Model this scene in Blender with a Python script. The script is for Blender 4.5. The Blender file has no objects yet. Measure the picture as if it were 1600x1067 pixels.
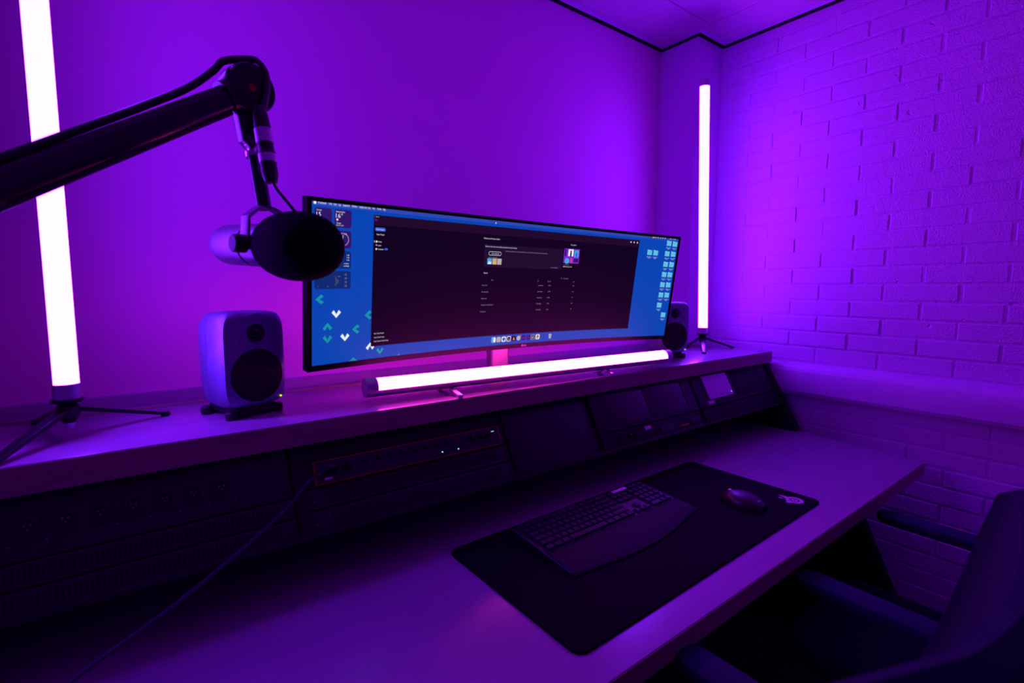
import bpy, bmesh, math, random
from mathutils import Vector, Matrix
random.seed(7)
SC = bpy.context.scene
COL = SC.collection
U = 0.255            # one working unit in metres (camera to shelf height)
CZ = 1.301           # camera height
FZ = -CZ / U         # floor in working units


def W(x, y, z):
    return Vector((x * U, y * U, CZ + z * U))


# ------------------------------------------------------------------ camera
cam_d = bpy.data.cameras.new('camera')
cam = bpy.data.objects.new('camera', cam_d)
COL.objects.link(cam)
yaw, pit, rol = math.radians(37.2), math.radians(6.05), math.radians(0.2)
fw = Vector((math.sin(yaw) * math.cos(pit), math.cos(yaw) * math.cos(pit), -math.sin(pit)))
rt = Vector((math.cos(yaw), -math.sin(yaw), 0))
up = rt.cross(fw)
r2 = math.cos(rol) * rt + math.sin(rol) * up
u2 = -math.sin(rol) * rt + math.cos(rol) * up
mw = Matrix((r2, u2, -fw)).transposed().to_4x4()
mw.translation = Vector((0, 0, CZ))
cam.matrix_world = mw
cam_d.sensor_width = 36
cam_d.lens = 776 / 1600 * 36
cam_d.clip_start = 0.02
cam_d.dof.use_dof = True
cam_d.dof.focus_distance = 1.25
cam_d.dof.aperture_fstop = 4.5
SC.camera = cam

# ------------------------------------------------------------------ world, view
wd = bpy.data.worlds.new('world')
SC.world = wd
wd.use_nodes = True
wd.node_tree.nodes['Background'].inputs[0].default_value = (0.0, 0.0, 0.0, 1)
wd.node_tree.nodes['Background'].inputs[1].default_value = 0
SC.view_settings.view_transform = 'Standard'
SC.view_settings.look = 'None'
SC.view_settings.exposure = 0.0
SC.view_settings.gamma = 1
SC.view_settings.use_curve_mapping = False

VIOLET = (0.194, 0.0125, 1.0)
VIOLET_POWER = 78.0
PINK = (1.0, 0.038, 0.62)
PINK_POWER = 26.0


# ------------------------------------------------------------------ materials
def nodes_of(name):
    m = bpy.data.materials.new(name)
    m.use_nodes = True
    nt = m.node_tree
    return m, nt, nt.nodes['Principled BSDF']


def mat(name, col, rough=0.5, metal=0.0, spec=0.5, bump=0.0, bscale=300.0, vary=0.08, vscale=20.0):
    """plain surface: slight colour mottling and optional fine relief, all from noise"""
    m, nt, b = nodes_of(name)
    N, L = nt.nodes, nt.links
    geo = N.new('ShaderNodeNewGeometry')
    nz = N.new('ShaderNodeTexNoise')
    nz.inputs['Scale'].default_value = vscale
    nz.inputs['Detail'].default_value = 4
    L.new(geo.outputs['Position'], nz.inputs['Vector'])
    mx = N.new('ShaderNodeMix')
    mx.data_type = 'RGBA'
    mx.inputs[6].default_value = tuple(c * (1 - vary) for c in col) + (1,)
    mx.inputs[7].default_value = tuple(min(1, c * (1 + vary)) for c in col) + (1,)
    L.new(nz.outputs['Fac'], mx.inputs[0])
    L.new(mx.outputs[2], b.inputs['Base Color'])
    b.inputs['Roughness'].default_value = rough
    b.inputs['Metallic'].default_value = metal
    b.inputs['Specular IOR Level'].default_value = spec
    if bump:
        n2 = N.new('ShaderNodeTexNoise')
        n2.inputs['Scale'].default_value = bscale
        n2.inputs['Detail'].default_value = 3
        L.new(geo.outputs['Position'], n2.inputs['Vector'])
        bp = N.new('ShaderNodeBump')
        bp.inputs['Strength'].default_value = bump
        bp.inputs['Distance'].default_value = 0.002
        L.new(n2.outputs['Fac'], bp.inputs['Height'])
        L.new(bp.outputs['Normal'], b.inputs['Normal'])
    return m


def emit(name, col, power=1.0):
    m, nt, b = nodes_of(name)
    b.inputs['Base Color'].default_value = (0.005, 0.005, 0.006, 1)
    b.inputs['Roughness'].default_value = 0.6
    b.inputs['Specular IOR Level'].default_value = 0.06
    b.inputs['Emission Color'].default_value = tuple(col) + (1,)
    b.inputs['Emission Strength'].default_value = power
    return m


def paint_mat(name, col, relief=0.5, brick=False, depth=0.0022):
    """white-lilac masonry paint with orange-peel relief, pits, and optional faint courses"""
    m, nt, b = nodes_of(name)
    N, L = nt.nodes, nt.links
    geo = N.new('ShaderNodeNewGeometry')
    nz = N.new('ShaderNodeTexNoise')
    nz.inputs['Scale'].default_value = 230
    nz.inputs['Detail'].default_value = 3
    L.new(geo.outputs['Position'], nz.inputs['Vector'])
    pit_ = N.new('ShaderNodeTexNoise')
    pit_.inputs['Scale'].default_value = 26
    pit_.inputs['Detail'].default_value = 2
    L.new(geo.outputs['Position'], pit_.inputs['Vector'])
    rmp = N.new('ShaderNodeValToRGB')
    rmp.color_ramp.elements[0].position = 0.22
    rmp.color_ramp.elements[1].position = 0.30
    L.new(pit_.outputs['Fac'], rmp.inputs['Fac'])
    add = N.new('ShaderNodeMath')
    add.operation = 'MULTIPLY_ADD'
    L.new(rmp.outputs['Color'], add.inputs[0])
    add.inputs[1].default_value = 0.9
    L.new(nz.outputs['Fac'], add.inputs[2])
    h = add.outputs[0]
    if brick:
        sep = N.new('ShaderNodeSeparateXYZ')
        L.new(geo.outputs['Position'], sep.inputs[0])
        cmb = N.new('ShaderNodeCombineXYZ')
        L.new(sep.outputs['X'], cmb.inputs['X'])
        L.new(sep.outputs['Z'], cmb.inputs['Y'])
        bt = N.new('ShaderNodeTexBrick')
        bt.inputs['Scale'].default_value = 1.0
        bt.inputs['Brick Width'].default_value = 0.2117
        bt.inputs['Row Height'].default_value = 0.0626
        bt.inputs['Mortar Size'].default_value = 0.004
        bt.inputs['Mortar Smooth'].default_value = 1.0
        bt.inputs['Color1'].default_value = (1, 1, 1, 1)
        bt.inputs['Color2'].default_value = (1, 1, 1, 1)
        bt.inputs['Mortar'].default_value = (0.6, 0.6, 0.6, 1)
        L.new(cmb.outputs[0], bt.inputs['Vector'])
        a2 = N.new('ShaderNodeMath')
        a2.operation = 'MULTIPLY_ADD'
        L.new(bt.outputs['Color'], a2.inputs[0])
        a2.inputs[1].default_value = 0.7
        L.new(h, a2.inputs[2])
        h = a2.outputs[0]
    bp = N.new('ShaderNodeBump')
    bp.inputs['Strength'].default_value = relief
    bp.inputs['Distance'].default_value = depth
    L.new(h, bp.inputs['Height'])
    L.new(bp.outputs['Normal'], b.inputs['Normal'])
    mx = N.new('ShaderNodeMix')
    mx.data_type = 'RGBA'
    big = N.new('ShaderNodeTexNoise')
    big.inputs['Scale'].default_value = 3
    L.new(geo.outputs['Position'], big.inputs['Vector'])
    mx.inputs[6].default_value = tuple(c * 0.96 for c in col) + (1,)
    mx.inputs[7].default_value = tuple(c * 1.03 for c in col) + (1,)
    L.new(big.outputs['Fac'], mx.inputs[0])
    L.new(mx.outputs[2], b.inputs['Base Color'])
    b.inputs['Roughness'].default_value = 0.62
    b.inputs['Specular IOR Level'].default_value = 0.3
    return m


def wood_mat(name, c1, c2, rough):
    m, nt, b = nodes_of(name)
    N, L = nt.nodes, nt.links
    geo = N.new('ShaderNodeNewGeometry')
    mp = N.new('ShaderNodeMapping')
    mp.inputs['Scale'].default_value = (2.2, 26, 26)
    L.new(geo.outputs['Position'], mp.inputs['Vector'])
    nz = N.new('ShaderNodeTexNoise')
    nz.inputs['Scale'].default_value = 2.0
    nz.inputs['Detail'].default_value = 6
    nz.inputs['Distortion'].default_value = 0.8
    L.new(mp.outputs[0], nz.inputs['Vector'])
    rp = N.new('ShaderNodeValToRGB')
    rp.color_ramp.elements[0].position = 0.3
    rp.color_ramp.elements[1].position = 0.7
    rp.color_ramp.elements[0].color = tuple(c1) + (1,)
    rp.color_ramp.elements[1].color = tuple(c2) + (1,)
    L.new(nz.outputs['Fac'], rp.inputs['Fac'])
    L.new(rp.outputs['Color'], b.inputs['Base Color'])
    rr = N.new('ShaderNodeMapRange')
    rr.inputs['To Min'].default_value = rough - 0.008
    rr.inputs['To Max'].default_value = rough + 0.012
    L.new(nz.outputs['Fac'], rr.inputs['Value'])
    L.new(rr.outputs[0], b.inputs['Roughness'])
    return m


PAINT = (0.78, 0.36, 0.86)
M = dict(
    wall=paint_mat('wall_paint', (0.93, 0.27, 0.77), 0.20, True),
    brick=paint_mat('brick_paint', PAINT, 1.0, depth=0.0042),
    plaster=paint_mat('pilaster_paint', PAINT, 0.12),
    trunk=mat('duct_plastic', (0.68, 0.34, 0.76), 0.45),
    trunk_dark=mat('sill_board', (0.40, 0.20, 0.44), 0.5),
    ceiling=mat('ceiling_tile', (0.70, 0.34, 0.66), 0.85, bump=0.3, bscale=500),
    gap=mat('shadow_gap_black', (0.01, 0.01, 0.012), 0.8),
    carpet=mat('carpet', (0.03, 0.03, 0.035), 0.95, bump=0.5, bscale=900),
    wood=wood_mat('laminate_wood', (0.345, 0.23, 0.37), (0.39, 0.26, 0.415), 0.25),
    edge=wood_mat('laminate_edge', (0.32, 0.20, 0.17), (0.40, 0.26, 0.22), 0.45),
    rack=mat('rack_black', (0.009, 0.0085, 0.012), 0.6, spec=0.3),
    rack2=mat('rack_black_satin', (0.017, 0.016, 0.022), 0.5, spec=0.4),
    slot=mat('slot_black', (0.002, 0.002, 0.002), 0.9),
    black=mat('black_plastic', (0.008, 0.008, 0.010), 0.4),
    gloss=mat('black_gloss', (0.006, 0.006, 0.008), 0.18),
    alu=mat('brushed_aluminium', (0.62, 0.60, 0.64), 0.38, 0.9),
    alub=mat('anodised_black', (0.03, 0.03, 0.035), 0.32, 0.6),
    body=mat('speaker_aluminium', (0.26, 0.40, 0.45), 0.55, 0.85, bump=0.12, bscale=60, vary=0.25, vscale=28),
    cone=mat('woofer_grille', (0.004, 0.004, 0.005), 0.7),
    foam=mat('foam', (0.003, 0.003, 0.004), 1.0, spec=0.1, bump=0.8, bscale=1200),
    mic=mat('mic_grey', (0.13, 0.12, 0.16), 0.40, 0.2),
    rubber=mat('rubber', (0.012, 0.012, 0.014), 0.6),
    steel=mat('steel', (0.6, 0.6, 0.62), 0.28, 1.0),
    red=mat('red_anodised', (0.45, 0.01, 0.015), 0.3, 0.4),
    white=mat('white_label', (0.75, 0.72, 0.78), 0.6),
    device=mat('white_plastic', (0.74, 0.52, 0.84), 0.4),
    print_=mat('dark_print', (0.04, 0.03, 0.05), 0.6),
    mat=mat('mat_cloth', (0.0045, 0.0045, 0.007), 0.95, spec=0.15, bump=0.25, bscale=2500),
    logo=mat('logo_print', (0.62, 0.40, 0.66), 0.8),
    key=mat('key_plastic', (0.010, 0.013, 0.034), 0.55, spec=0.28),
    rim=mat('rim_metal', (0.10, 0.12, 0.30), 0.35, 0.9),
    deck=mat('keyboard_deck', (0.010, 0.010, 0.013), 0.5),
    palm=mat('palm_rest', (0.008, 0.009, 0.018), 0.75, spec=0.3, bump=0.15, bscale=1500),
    fabric=mat('chair_fabric', (0.012, 0.018, 0.046), 0.95, spec=0.2, bump=0.6, bscale=1400),
    pad=mat('armrest_pad', (0.009, 0.015, 0.055), 0.8, spec=0.25, bump=0.1),
    shell=mat('chair_shell', (0.012, 0.011, 0.014), 0.55),
    cable=mat('cable_jacket', (0.010, 0.010, 0.014), 0.42),
    bezel=mat('bezel', (0.005, 0.0045, 0.006), 0.5, spec=0.12),
    post=mat('stand_metal', (0.34, 0.24, 0.30), 0.42, 0.8),
    blue_cable=mat('blue_jacket', (0.002, 0.004, 0.030), 0.45, spec=0.3),
    screen_off=mat('screen_off', (0.016, 0.013, 0.020), 0.25),
    violet=emit('violet_diffuser', VIOLET, VIOLET_POWER),
    pink=emit('pink_diffuser', PINK, PINK_POWER),
    led_g=emit('led_green', (0.25, 0.9, 0.55), 1.3),
    led_y=emit('led_yellow', (0.75, 0.8, 0.03), 1.2),
    led_o=emit('led_orange', (1.0, 0.25, 0.03), 1.6),
    led_w=emit('led_white', (0.85, 0.8, 1.0), 1.2),
)
M['floor_dark'] = M['carpet']


# ------------------------------------------------------------------ mesh helpers
class MB:
    def __init__(s):
        s.v = []
        s.f = []

    def add(s, verts, faces):
        o = len(s.v)
        s.v += [Vector(p) for p in verts]
        s.f += [tuple(i + o for i in f) for f in faces]
        return s

    def box(s, a, b):
        x0, y0, z0 = a
        x1, y1, z1 = b
        return s.add([(x0, y0, z0), (x1, y0, z0), (x1, y1, z0), (x0, y1, z0), (x0, y0, z1), (x1, y0, z1), (x1, y1, z1), (x0, y1, z1)],
                     [(0, 3, 2, 1), (4, 5, 6, 7), (0, 1, 5, 4), (1, 2, 6, 5), (2, 3, 7, 6), (3, 0, 4, 7)])

    def prism(s, poly, d):
        """poly: list of 3D points, d: extrusion vector"""
        n = len(poly)
        d = Vector(d)
        vs = [Vector(p) for p in poly] + [Vector(p) + d for p in poly]
        fs = [tuple(range(n - 1, -1, -1)), tuple(range(n, 2 * n))]
        fs += [(i, (i + 1) % n, n + (i + 1) % n, n + i) for i in range(n)]
        return s.add(vs, fs)

    def loft(s, rings, cap=True, closed=True):
        n = len(rings[0])
        vs = [p for r in rings for p in r]
        fs = []
        for k in range(len(rings) - 1):
            for i in range(n if closed else n - 1):
                j = (i + 1) % n
                fs.append((k * n + i, k * n + j, (k + 1) * n + j, (k + 1) * n + i))
        if cap:
            fs.append(tuple(range(n - 1, -1, -1)))
            fs.append(tuple((len(rings) - 1) * n + i for i in range(n)))
        return s.add(vs, fs)

    def tube(s, pts, rad, n=10, cap=True):
        pts = [Vector(p) for p in pts]
        rads = rad if isinstance(rad, (list, tuple)) else [rad] * len(pts)
        rings = []
        t0 = (pts[1] - pts[0]).normalized()
        ref = Vector((0, 0, 1)) if abs(t0.z) < 0.9 else Vector((1, 0, 0))
        a = t0.cross(ref).normalized()
        for i, p in enumerate(pts):
            t = (pts[min(i + 1, len(pts) - 1)] - pts[max(i - 1, 0)]).normalized()
            a = (a - t * a.dot(t)).normalized()
            b = t.cross(a)
            rings.append([p + (a * math.cos(2 * math.pi * k / n) + b * math.sin(2 * math.pi * k / n)) * rads[i] for k in range(n)])
        return s.loft(rings, cap)

    def cyl(s, p0, p1, r, r1=None, n=20):
        return s.tube([p0, p1], [r, r if r1 is None else r1], n)

    def lathe(s, origin, axis, prof, n=28, cap=True):
        """prof: list of (radius, height along axis)"""
        o = Vector(origin)
        ax = Vector(axis).normalized()
        ref = Vector((0, 0, 1)) if abs(ax.z) < 0.9 else Vector((1, 0, 0))
        a = ax.cross(ref).normalized()
        b = ax.cross(a)
        rings = [[o + ax * h + (a * math.cos(2 * math.pi * k / n) + b * math.sin(2 * math.pi * k / n)) * max(r, 1e-5) for k in range(n)]
                 for r, h in prof]
        return s.loft(rings, cap)

    def xf(s, fn):
        s.v = [Vector(fn(p)) for p in s.v]
        return s


def spline(pts, k=8):
    """Catmull-Rom through the points"""
    P_ = [Vector(p) for p in pts]
    out = []
    for i in range(len(P_) - 1):
        p0, p1, p2, p3 = P_[max(i - 1, 0)], P_[i], P_[i + 1], P_[min(i + 2, len(P_) - 1)]
        for j in range(k):
            t = j / k
            out.append(0.5 * ((2 * p1) + (p2 - p0) * t + (2 * p0 - 5 * p1 + 4 * p2 - p3) * t * t + (3 * p1 - p0 - 3 * p2 + p3) * t ** 3))
    out.append(P_[-1])
    return out


def obj(name, mb, m, parent=None, smooth=False, bevel=0.0, seg=2, label=None, angle=35):
    me = bpy.data.meshes.new(name)
    me.from_pydata([tuple(p) for p in mb.v], [], mb.f)
    bm = bmesh.new()
    bm.from_mesh(me)
    bmesh.ops.recalc_face_normals(bm, faces=bm.faces)
    if bevel:
        eds = [e for e in bm.edges if len(e.link_faces) == 2 and e.calc_face_angle(0) > math.radians(angle)]
        bmesh.ops.bevel(bm, geom=eds, offset=bevel, segments=seg, profile=0.6, affect='EDGES', clamp_overlap=True)
    if smooth or bevel:
        for f in bm.faces:
            f.smooth = True
        for e in bm.edges:
            if len(e.link_faces) == 2 and e.calc_face_angle(0) > math.radians(40):
                e.smooth = False
    bm.to_mesh(me)
    bm.free()
    me.materials.append(m)
    o = bpy.data.objects.new(name, me)
    COL.objects.link(o)
    if parent is not None:
        o.parent = parent
        r = root_loc(parent)
        o.location = -r if parent.type == 'EMPTY' else (0, 0, 0)
    if label:
        o['label'] = label
    return o


def root_loc(p):
    return Vector(p.get('_base', (0, 0, 0)))


def thing(name, label, cat, base=(0, 0, 0), group=None, local=False):
    """an Empty at the base of a thing; its parts are meshes in world metres unless local"""
    o = bpy.data.objects.new(name, None)
    o.empty_display_size = 0.05
    COL.objects.link(o)
    o.location = base
    if not local:
        o['_base'] = tuple(base)
    tag(o, label, cat, group)
    return o


def tag(o, label, cat, group=None):
    o['label'] = label
    o['category'] = cat
    if group:
        o['group'] = group
    return o


def struct(o):
    o['kind'] = 'structure'
    return o


def child_copy(root, loc, rot, label):
    """copy a thing with its parts and sub-parts"""
    r = root.copy()
    COL.objects.link(r)
    r.location = loc
    r.rotation_euler = rot
    r['label'] = label
    for ch in list(root.children):
        c = ch.copy()
        COL.objects.link(c)
        c.parent = r
        for g in list(ch.children):
            d = g.copy()
            COL.objects.link(d)
            d.parent = c
    return r


def rrect(w, h, r, n=5):
    """outline of a rounded rectangle, centred"""
    out = []
    for cx, cy, a0 in ((w / 2 - r, h / 2 - r, 0), (-w / 2 + r, h / 2 - r, 90), (-w / 2 + r, -h / 2 + r, 180), (w / 2 - r, -h / 2 + r, 270)):
        for k in range(n + 1):
            a = math.radians(a0 + 90 * k / n)
            out.append((cx + r * math.cos(a), cy + r * math.sin(a)))
    return out


_txt_cache = {}


def text_mesh(s):
    """triangulated outline of a string with Blender's built-in font: verts (x,y), faces, width, height"""
    if s in _txt_cache:
        return _txt_cache[s]
    cu = bpy.data.curves.new('text_outline', 'FONT')
    cu.body = s
    cu.resolution_u = 2
    o = bpy.data.objects.new('text_outline', cu)
    COL.objects.link(o)
    dg = bpy.context.evaluated_depsgraph_get()
    dg.update()
    me = bpy.data.meshes.new_from_object(o.evaluated_get(dg))
    vs = [(v.co.x, v.co.y) for v in me.vertices]
    fs = [tuple(p.vertices) for p in me.polygons]
    bpy.data.objects.remove(o)
    bpy.data.curves.remove(cu)
    bpy.data.meshes.remove(me)
    x0 = min(v[0] for v in vs)
    x1 = max(v[0] for v in vs)
    _txt_cache[s] = ([(a - x0, b) for a, b in vs], fs, x1 - x0)
    return _txt_cache[s]


# ================================================================== ROOM
XW, YW, ZC = 8.45, 5.81, 4.2      # right wall, back wall, ceiling
XL, YF = -6.5, -8.0
PX, PY = 7.72, 5.08               # pilaster corner


def wbox(a, b):
    return MB().box(W(*a), W(*b))


struct(obj('floor', wbox((XL, YF, FZ - 0.2), (XW + 0.6, YW + 0.4, FZ)), M['carpet']))
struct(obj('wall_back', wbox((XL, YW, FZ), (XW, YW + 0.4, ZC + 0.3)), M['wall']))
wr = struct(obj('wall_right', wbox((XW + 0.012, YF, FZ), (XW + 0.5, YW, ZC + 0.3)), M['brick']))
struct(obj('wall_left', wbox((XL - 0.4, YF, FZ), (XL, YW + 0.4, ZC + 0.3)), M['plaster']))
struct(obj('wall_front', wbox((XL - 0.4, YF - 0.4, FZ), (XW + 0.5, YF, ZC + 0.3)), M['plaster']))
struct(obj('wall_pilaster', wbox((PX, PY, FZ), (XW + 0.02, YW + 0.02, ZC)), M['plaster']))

# bricks of the right wall, one object each
BW, BH, JT = 0.83, 0.2455, 0.027


def brick_mesh(w, h):
    t, c = 0.022, 0.011
    x0 = XW * U
    vs = []
    for d, i in ((t, 0.0), (c, 0.0), (0.0, c)):
        # d: depth behind the face plane, i: inset of the outline
        vs += [(d * U, (-w / 2 + i) * U, (-h / 2 + i) * U), (d * U, (w / 2 - i) * U, (-h / 2 + i) * U),
               (d * U, (w / 2 - i) * U, (h / 2 - i) * U), (d * U, (-w / 2 + i) * U, (h / 2 - i) * U)]
    fs = [(8, 9, 10, 11)]
    for k in (0, 4):
        for i in range(4):
            j = (i + 1) % 4
            fs.append((k + i, k + j, k + 4 + j, k + 4 + i))
    me = bpy.data.meshes.new('brick')
    me.from_pydata(vs, [], fs)
    me.materials.append(M['brick'])
    for p in me.polygons:
        p.use_smooth = False
    return me


_bm = {}
row = -20
for row in range(-21, 18):
    zc = -0.04 + BH * row
    if zc + BH / 2 > ZC or zc - BH / 2 < FZ:
        continue
    y = 3.28 if row % 2 == 0 else 2.85
    y += BW * 3 + 0.0
    while y > 0.3:
        y0, y1 = y - BW, y
        if y0 < PY:
            y1 = min(y1, PY)
            w_ = round(y1 - y0 - JT, 3)
            if w_ > 0.05:
                if w_ not in _bm:
                    _bm[w_] = brick_mesh(w_, BH - JT)
                o = bpy.data.objects.new('brick', _bm[w_])
                COL.objects.link(o)
                o.parent = wr
                o.location = W(XW + random.uniform(-0.006, 0.004), (y0 + y1) / 2 + random.uniform(-.008, .008), zc)
                o.rotation_euler = (random.uniform(-.006, .006), random.uniform(-.01, .01), random.uniform(-.008, .008))
        y -= BW

# ceiling: tiles hung in a border, black shadow gap against the walls
ce = struct(obj('ceiling', wbox((XL, YF, ZC + 0.06), (XW + 0.5, YW + 0.4, ZC + 0.4)), M['gap']))
TS = 0.6 / U
ny = 0
yy = PY - 0.28
tiles = []
while yy > YF:
    xx = PX - 0.12
    while xx > XL:
        tiles.append((max(xx - TS, XL), max(yy - TS, YF), xx, yy))
        xx -= TS
    yy -= TS
for (a, b, c, d) in tiles:
    obj('ceiling_tile', wbox((a + 0.012, b + 0.012, ZC - 0.0), (c - 0.012, d - 0.012, ZC + 0.07)), M['ceiling'], ce)
bd = MB()
bd.box(W(XL, PY - 0.28, ZC), W(PX - 0.12, YW - 0.06, ZC + 0.06))
bd.box(W(PX - 0.12, YF, ZC), W(XW - 0.06, PY - 0.06, ZC + 0.06))
obj('ceiling_border', bd, M['ceiling'], ce)
tr = MB()
e = 0.10
tr.box(W(XL, YW - 0.06 - e, ZC - 0.012), W(PX - 0.06, YW - 0.06, ZC + 0.01))
tr.box(W(PX - 0.06 - e, PY - 0.06 - e, ZC - 0.012), W(PX - 0.06, YW - 0.06 - e, ZC + 0.01))
tr.box(W(PX - 0.06, PY - 0.06 - e, ZC - 0.012), W(XW - 0.06, PY - 0.06, ZC + 0.01))
tr.box(W(XW - 0.06 - e, YF, ZC - 0.012), W(XW - 0.06, PY - 0.06 - e, ZC + 0.01))
struct(obj('trim_3', tr, M['trunk']))
gp = MB()  # shade of the ceiling's perimeter gap, added as black strips on the walls
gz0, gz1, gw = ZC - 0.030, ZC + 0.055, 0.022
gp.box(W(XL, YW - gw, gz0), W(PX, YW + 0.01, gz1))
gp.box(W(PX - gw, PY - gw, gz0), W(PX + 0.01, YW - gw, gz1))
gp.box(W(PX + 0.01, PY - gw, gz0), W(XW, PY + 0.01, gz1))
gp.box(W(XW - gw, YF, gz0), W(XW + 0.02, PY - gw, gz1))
struct(obj('gap_shade_strip', gp, M['gap']))

# duct on the right wall and skirting board on the back wall
t1 = struct(obj('trim_1', MB().prism([W(XW + 0.03, YF, -1.165), W(XW - 0.18, YF, -1.20), W(XW - 0.20, YF, -1.24), W(XW - 0.20, YF, -1.62), W(XW - 0.18, YF, -1.65), W(XW + 0.03, YF, -1.65)],
                                  (0, (PY - YF) * U, 0)), M['trunk'], bevel=0.002))
obj('duct_lid', wbox((XW - 0.232, YF, -1.59), (XW - 0.198, PY - 0.02, -1.262)), M['trunk'], t1, bevel=0.0015)
t2 = struct(obj('trim_2', MB().prism([W(XL, YW, -0.985), W(XL, YW - 0.05, -0.995), W(XL, YW - 0.06, -1.45), W(XL, YW, -1.46)], ((PX - XL) * U, 0, 0)), M['trunk_dark'], bevel=0.002))
struct(obj('baseboard_right', wbox((XW - 0.06, YF, FZ), (XW + 0.02, PY, FZ + 0.32)), M['shell'], bevel=0.003))
struct(obj('baseboard_back', wbox((XL, YW - 0.06, FZ), (PX, YW + 0.01, FZ + 0.32)), M['shell'], bevel=0.003))

# ================================================================== DESK
SZ, ST = -1.0, 0.18          # shelf top, thickness
DZ, DT = -2.2, 0.16
SY0, SY1 = 3.845, 5.03
desk = thing('studio_desk', 'long wooden two-level studio desk with sloping black rack bays under its shelf', 'desk', W(3, 3, FZ))
obj('top_shelf', wbox((-3.2, SY0, SZ - ST), (8.25, SY1, SZ)), M['wood'], desk, bevel=0.0012)
obj('shelf_edge', wbox((-3.2, SY0 - 0.006, SZ - ST + 0.006), (8.25, SY0 + 0.004, SZ - 0.006)), M['edge'], desk)
obj('rear_lip', wbox((-3.2, SY1 - 0.01, SZ - ST), (8.25, SY1 + 0.02, SZ + 0.022)), M['edge'], desk, label='thin dark lip along the back edge of the shelf')
obj('desktop', MB().prism([W(-3.2, 1.72, DZ), W(7.98, 1.72, DZ), W(8.22, 3.4, DZ), W(8.22, 4.9, DZ), W(-3.2, 4.9, DZ)], (0, 0, -DT * U)), M['wood'], desk, bevel=0.0012)
obj('desktop_edge', wbox((-3.2, 1.714, DZ - DT + 0.006), (7.978, 1.724, DZ - 0.006)), M['edge'], desk)
# rack plane
RV = Vector((0, -0.57, -1.02)).normalized()
RN = Vector((0, RV.z, -RV.y))
if RN.z < 0:
    RN = -RN
RP = Vector((0, 3.92, -1.18))


def K(x, s, o=0.0):
    p = RP + Vector((x, 0, 0)) + RV * s + RN * o
    return W(*p)


def kbox(x0, x1, s0, s1, o0, o1):
    vs = [K(x, s, o) for o in (o0, o1) for (x, s) in ((x0, s0), (x1, s0), (x1, s1), (x0, s1))]
    return MB().add(vs, [(0, 3, 2, 1), (4, 5, 6, 7), (0, 1, 5, 4), (1, 2, 6, 5), (2, 3, 7, 6), (3, 0, 4, 7)])


# rack carcass: cheeks, bottom lip, dark back
for a, b in ((-1.27, -1.16), (0.845, 0.93), (2.79, 2.87), (4.0, 4.055), (5.98, 6.03)):
    obj('rack_cheek', MB().prism([K(a, -0.0, 0.02), K(a, 0.68, 0.02), K(a, 0.68, -0.35), K(a, -0.0, -0.6)], ((b - a) * U, 0, 0)), M['rack'], desk, bevel=0.001)
obj('end_cheek', MB().prism([K(8.08, 0.0, 0.025), K(8.08, 1.165, 0.025), W(8.08, 4.9, DZ + 0.005), W(8.08, 4.9, SZ - ST)], (0.16 * U, 0, 0)), M['rack'], desk, bevel=0.001, label='black end cheek of the rack reaching down to the desktop')
obj('rack_floor', MB().prism([K(-3.2, 0.685, 0.03), K(-3.2, 0.715, 0.03), W(-3.2, 4.85, -1.85), W(-3.2, 4.85, -1.81)], (11.28 * U, 0, 0)), M['rack'], desk, bevel=0.001)
obj('rack_back', wbox((-3.2, 4.86, DZ), (8.08, 4.9, SZ - ST)), M['rack'], desk)
obj('end_panel', MB().prism([W(7.72, 2.62, DZ - DT), W(7.72, 4.85, DZ - DT), W(7.72, 4.85, FZ), W(7.72, 1.35, FZ)], (0.14 * U, 0, 0)), M['rack'], desk, bevel=0.001)
obj('end_panel', MB().prism([W(-3.1, 2.62, DZ - DT), W(-3.1, 4.85, DZ - DT), W(-3.1, 4.85, FZ), W(-3.1, 1.35, FZ)], (0.14 * U, 0, 0)), M['rack'], desk, bevel=0.001)
obj('modesty_panel', wbox((-2.96, 4.6, FZ + 0.3), (7.72, 4.66, DZ - DT)), M['rack'], desk)

# ------------------------------------------------------------------ rack units
RG = 'units mounted in the sloping rack'


def ears(root, x0, x1, s0, s1):
    for x in (x0 + 0.035, x1 - 0.035):
        for s in ((s0 + 0.045, s1 - 0.045) if s1 - s0 > 0.12 else ((s0 + s1) / 2,)):
            obj('screw', MB().lathe(K(x, s, 0.0), K(0, 0, 1) - K(0, 0, 0), [(0.016 * U, 0), (0.016 * U, 0.005 * U), (0.008 * U, 0.011 * U)], 8), M['alub'], root, smooth=True)


def panel(name, label, cat, x0, x1, s0, s1, m='rack2', o1=0.0):
    r = thing(name, label, cat, K((x0 + x1) / 2, s1, 0), RG)
    obj('face_plate', kbox(x0, x1, s0, s1, -0.03, o1), M[m], r, bevel=0.0008)
    ears(r, x0, x1, s0, s1)
    return r


def vents(root, x0, x1, s0, s1, step=0.026):
    mb = MB()
    x = x0
    rnd = random.Random(int(x0 * 100 + s0 * 1000))
    while x < x1:
        mb.v += []
        b = kbox(x, x + step * 0.45, s0, s1, -0.006, 0.0015)
        mb.add(b.v, b.f)
        x += step
    o = obj('vent_slots', mb, M['slot'], root)
    o['kind'] = 'stuff'


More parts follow.
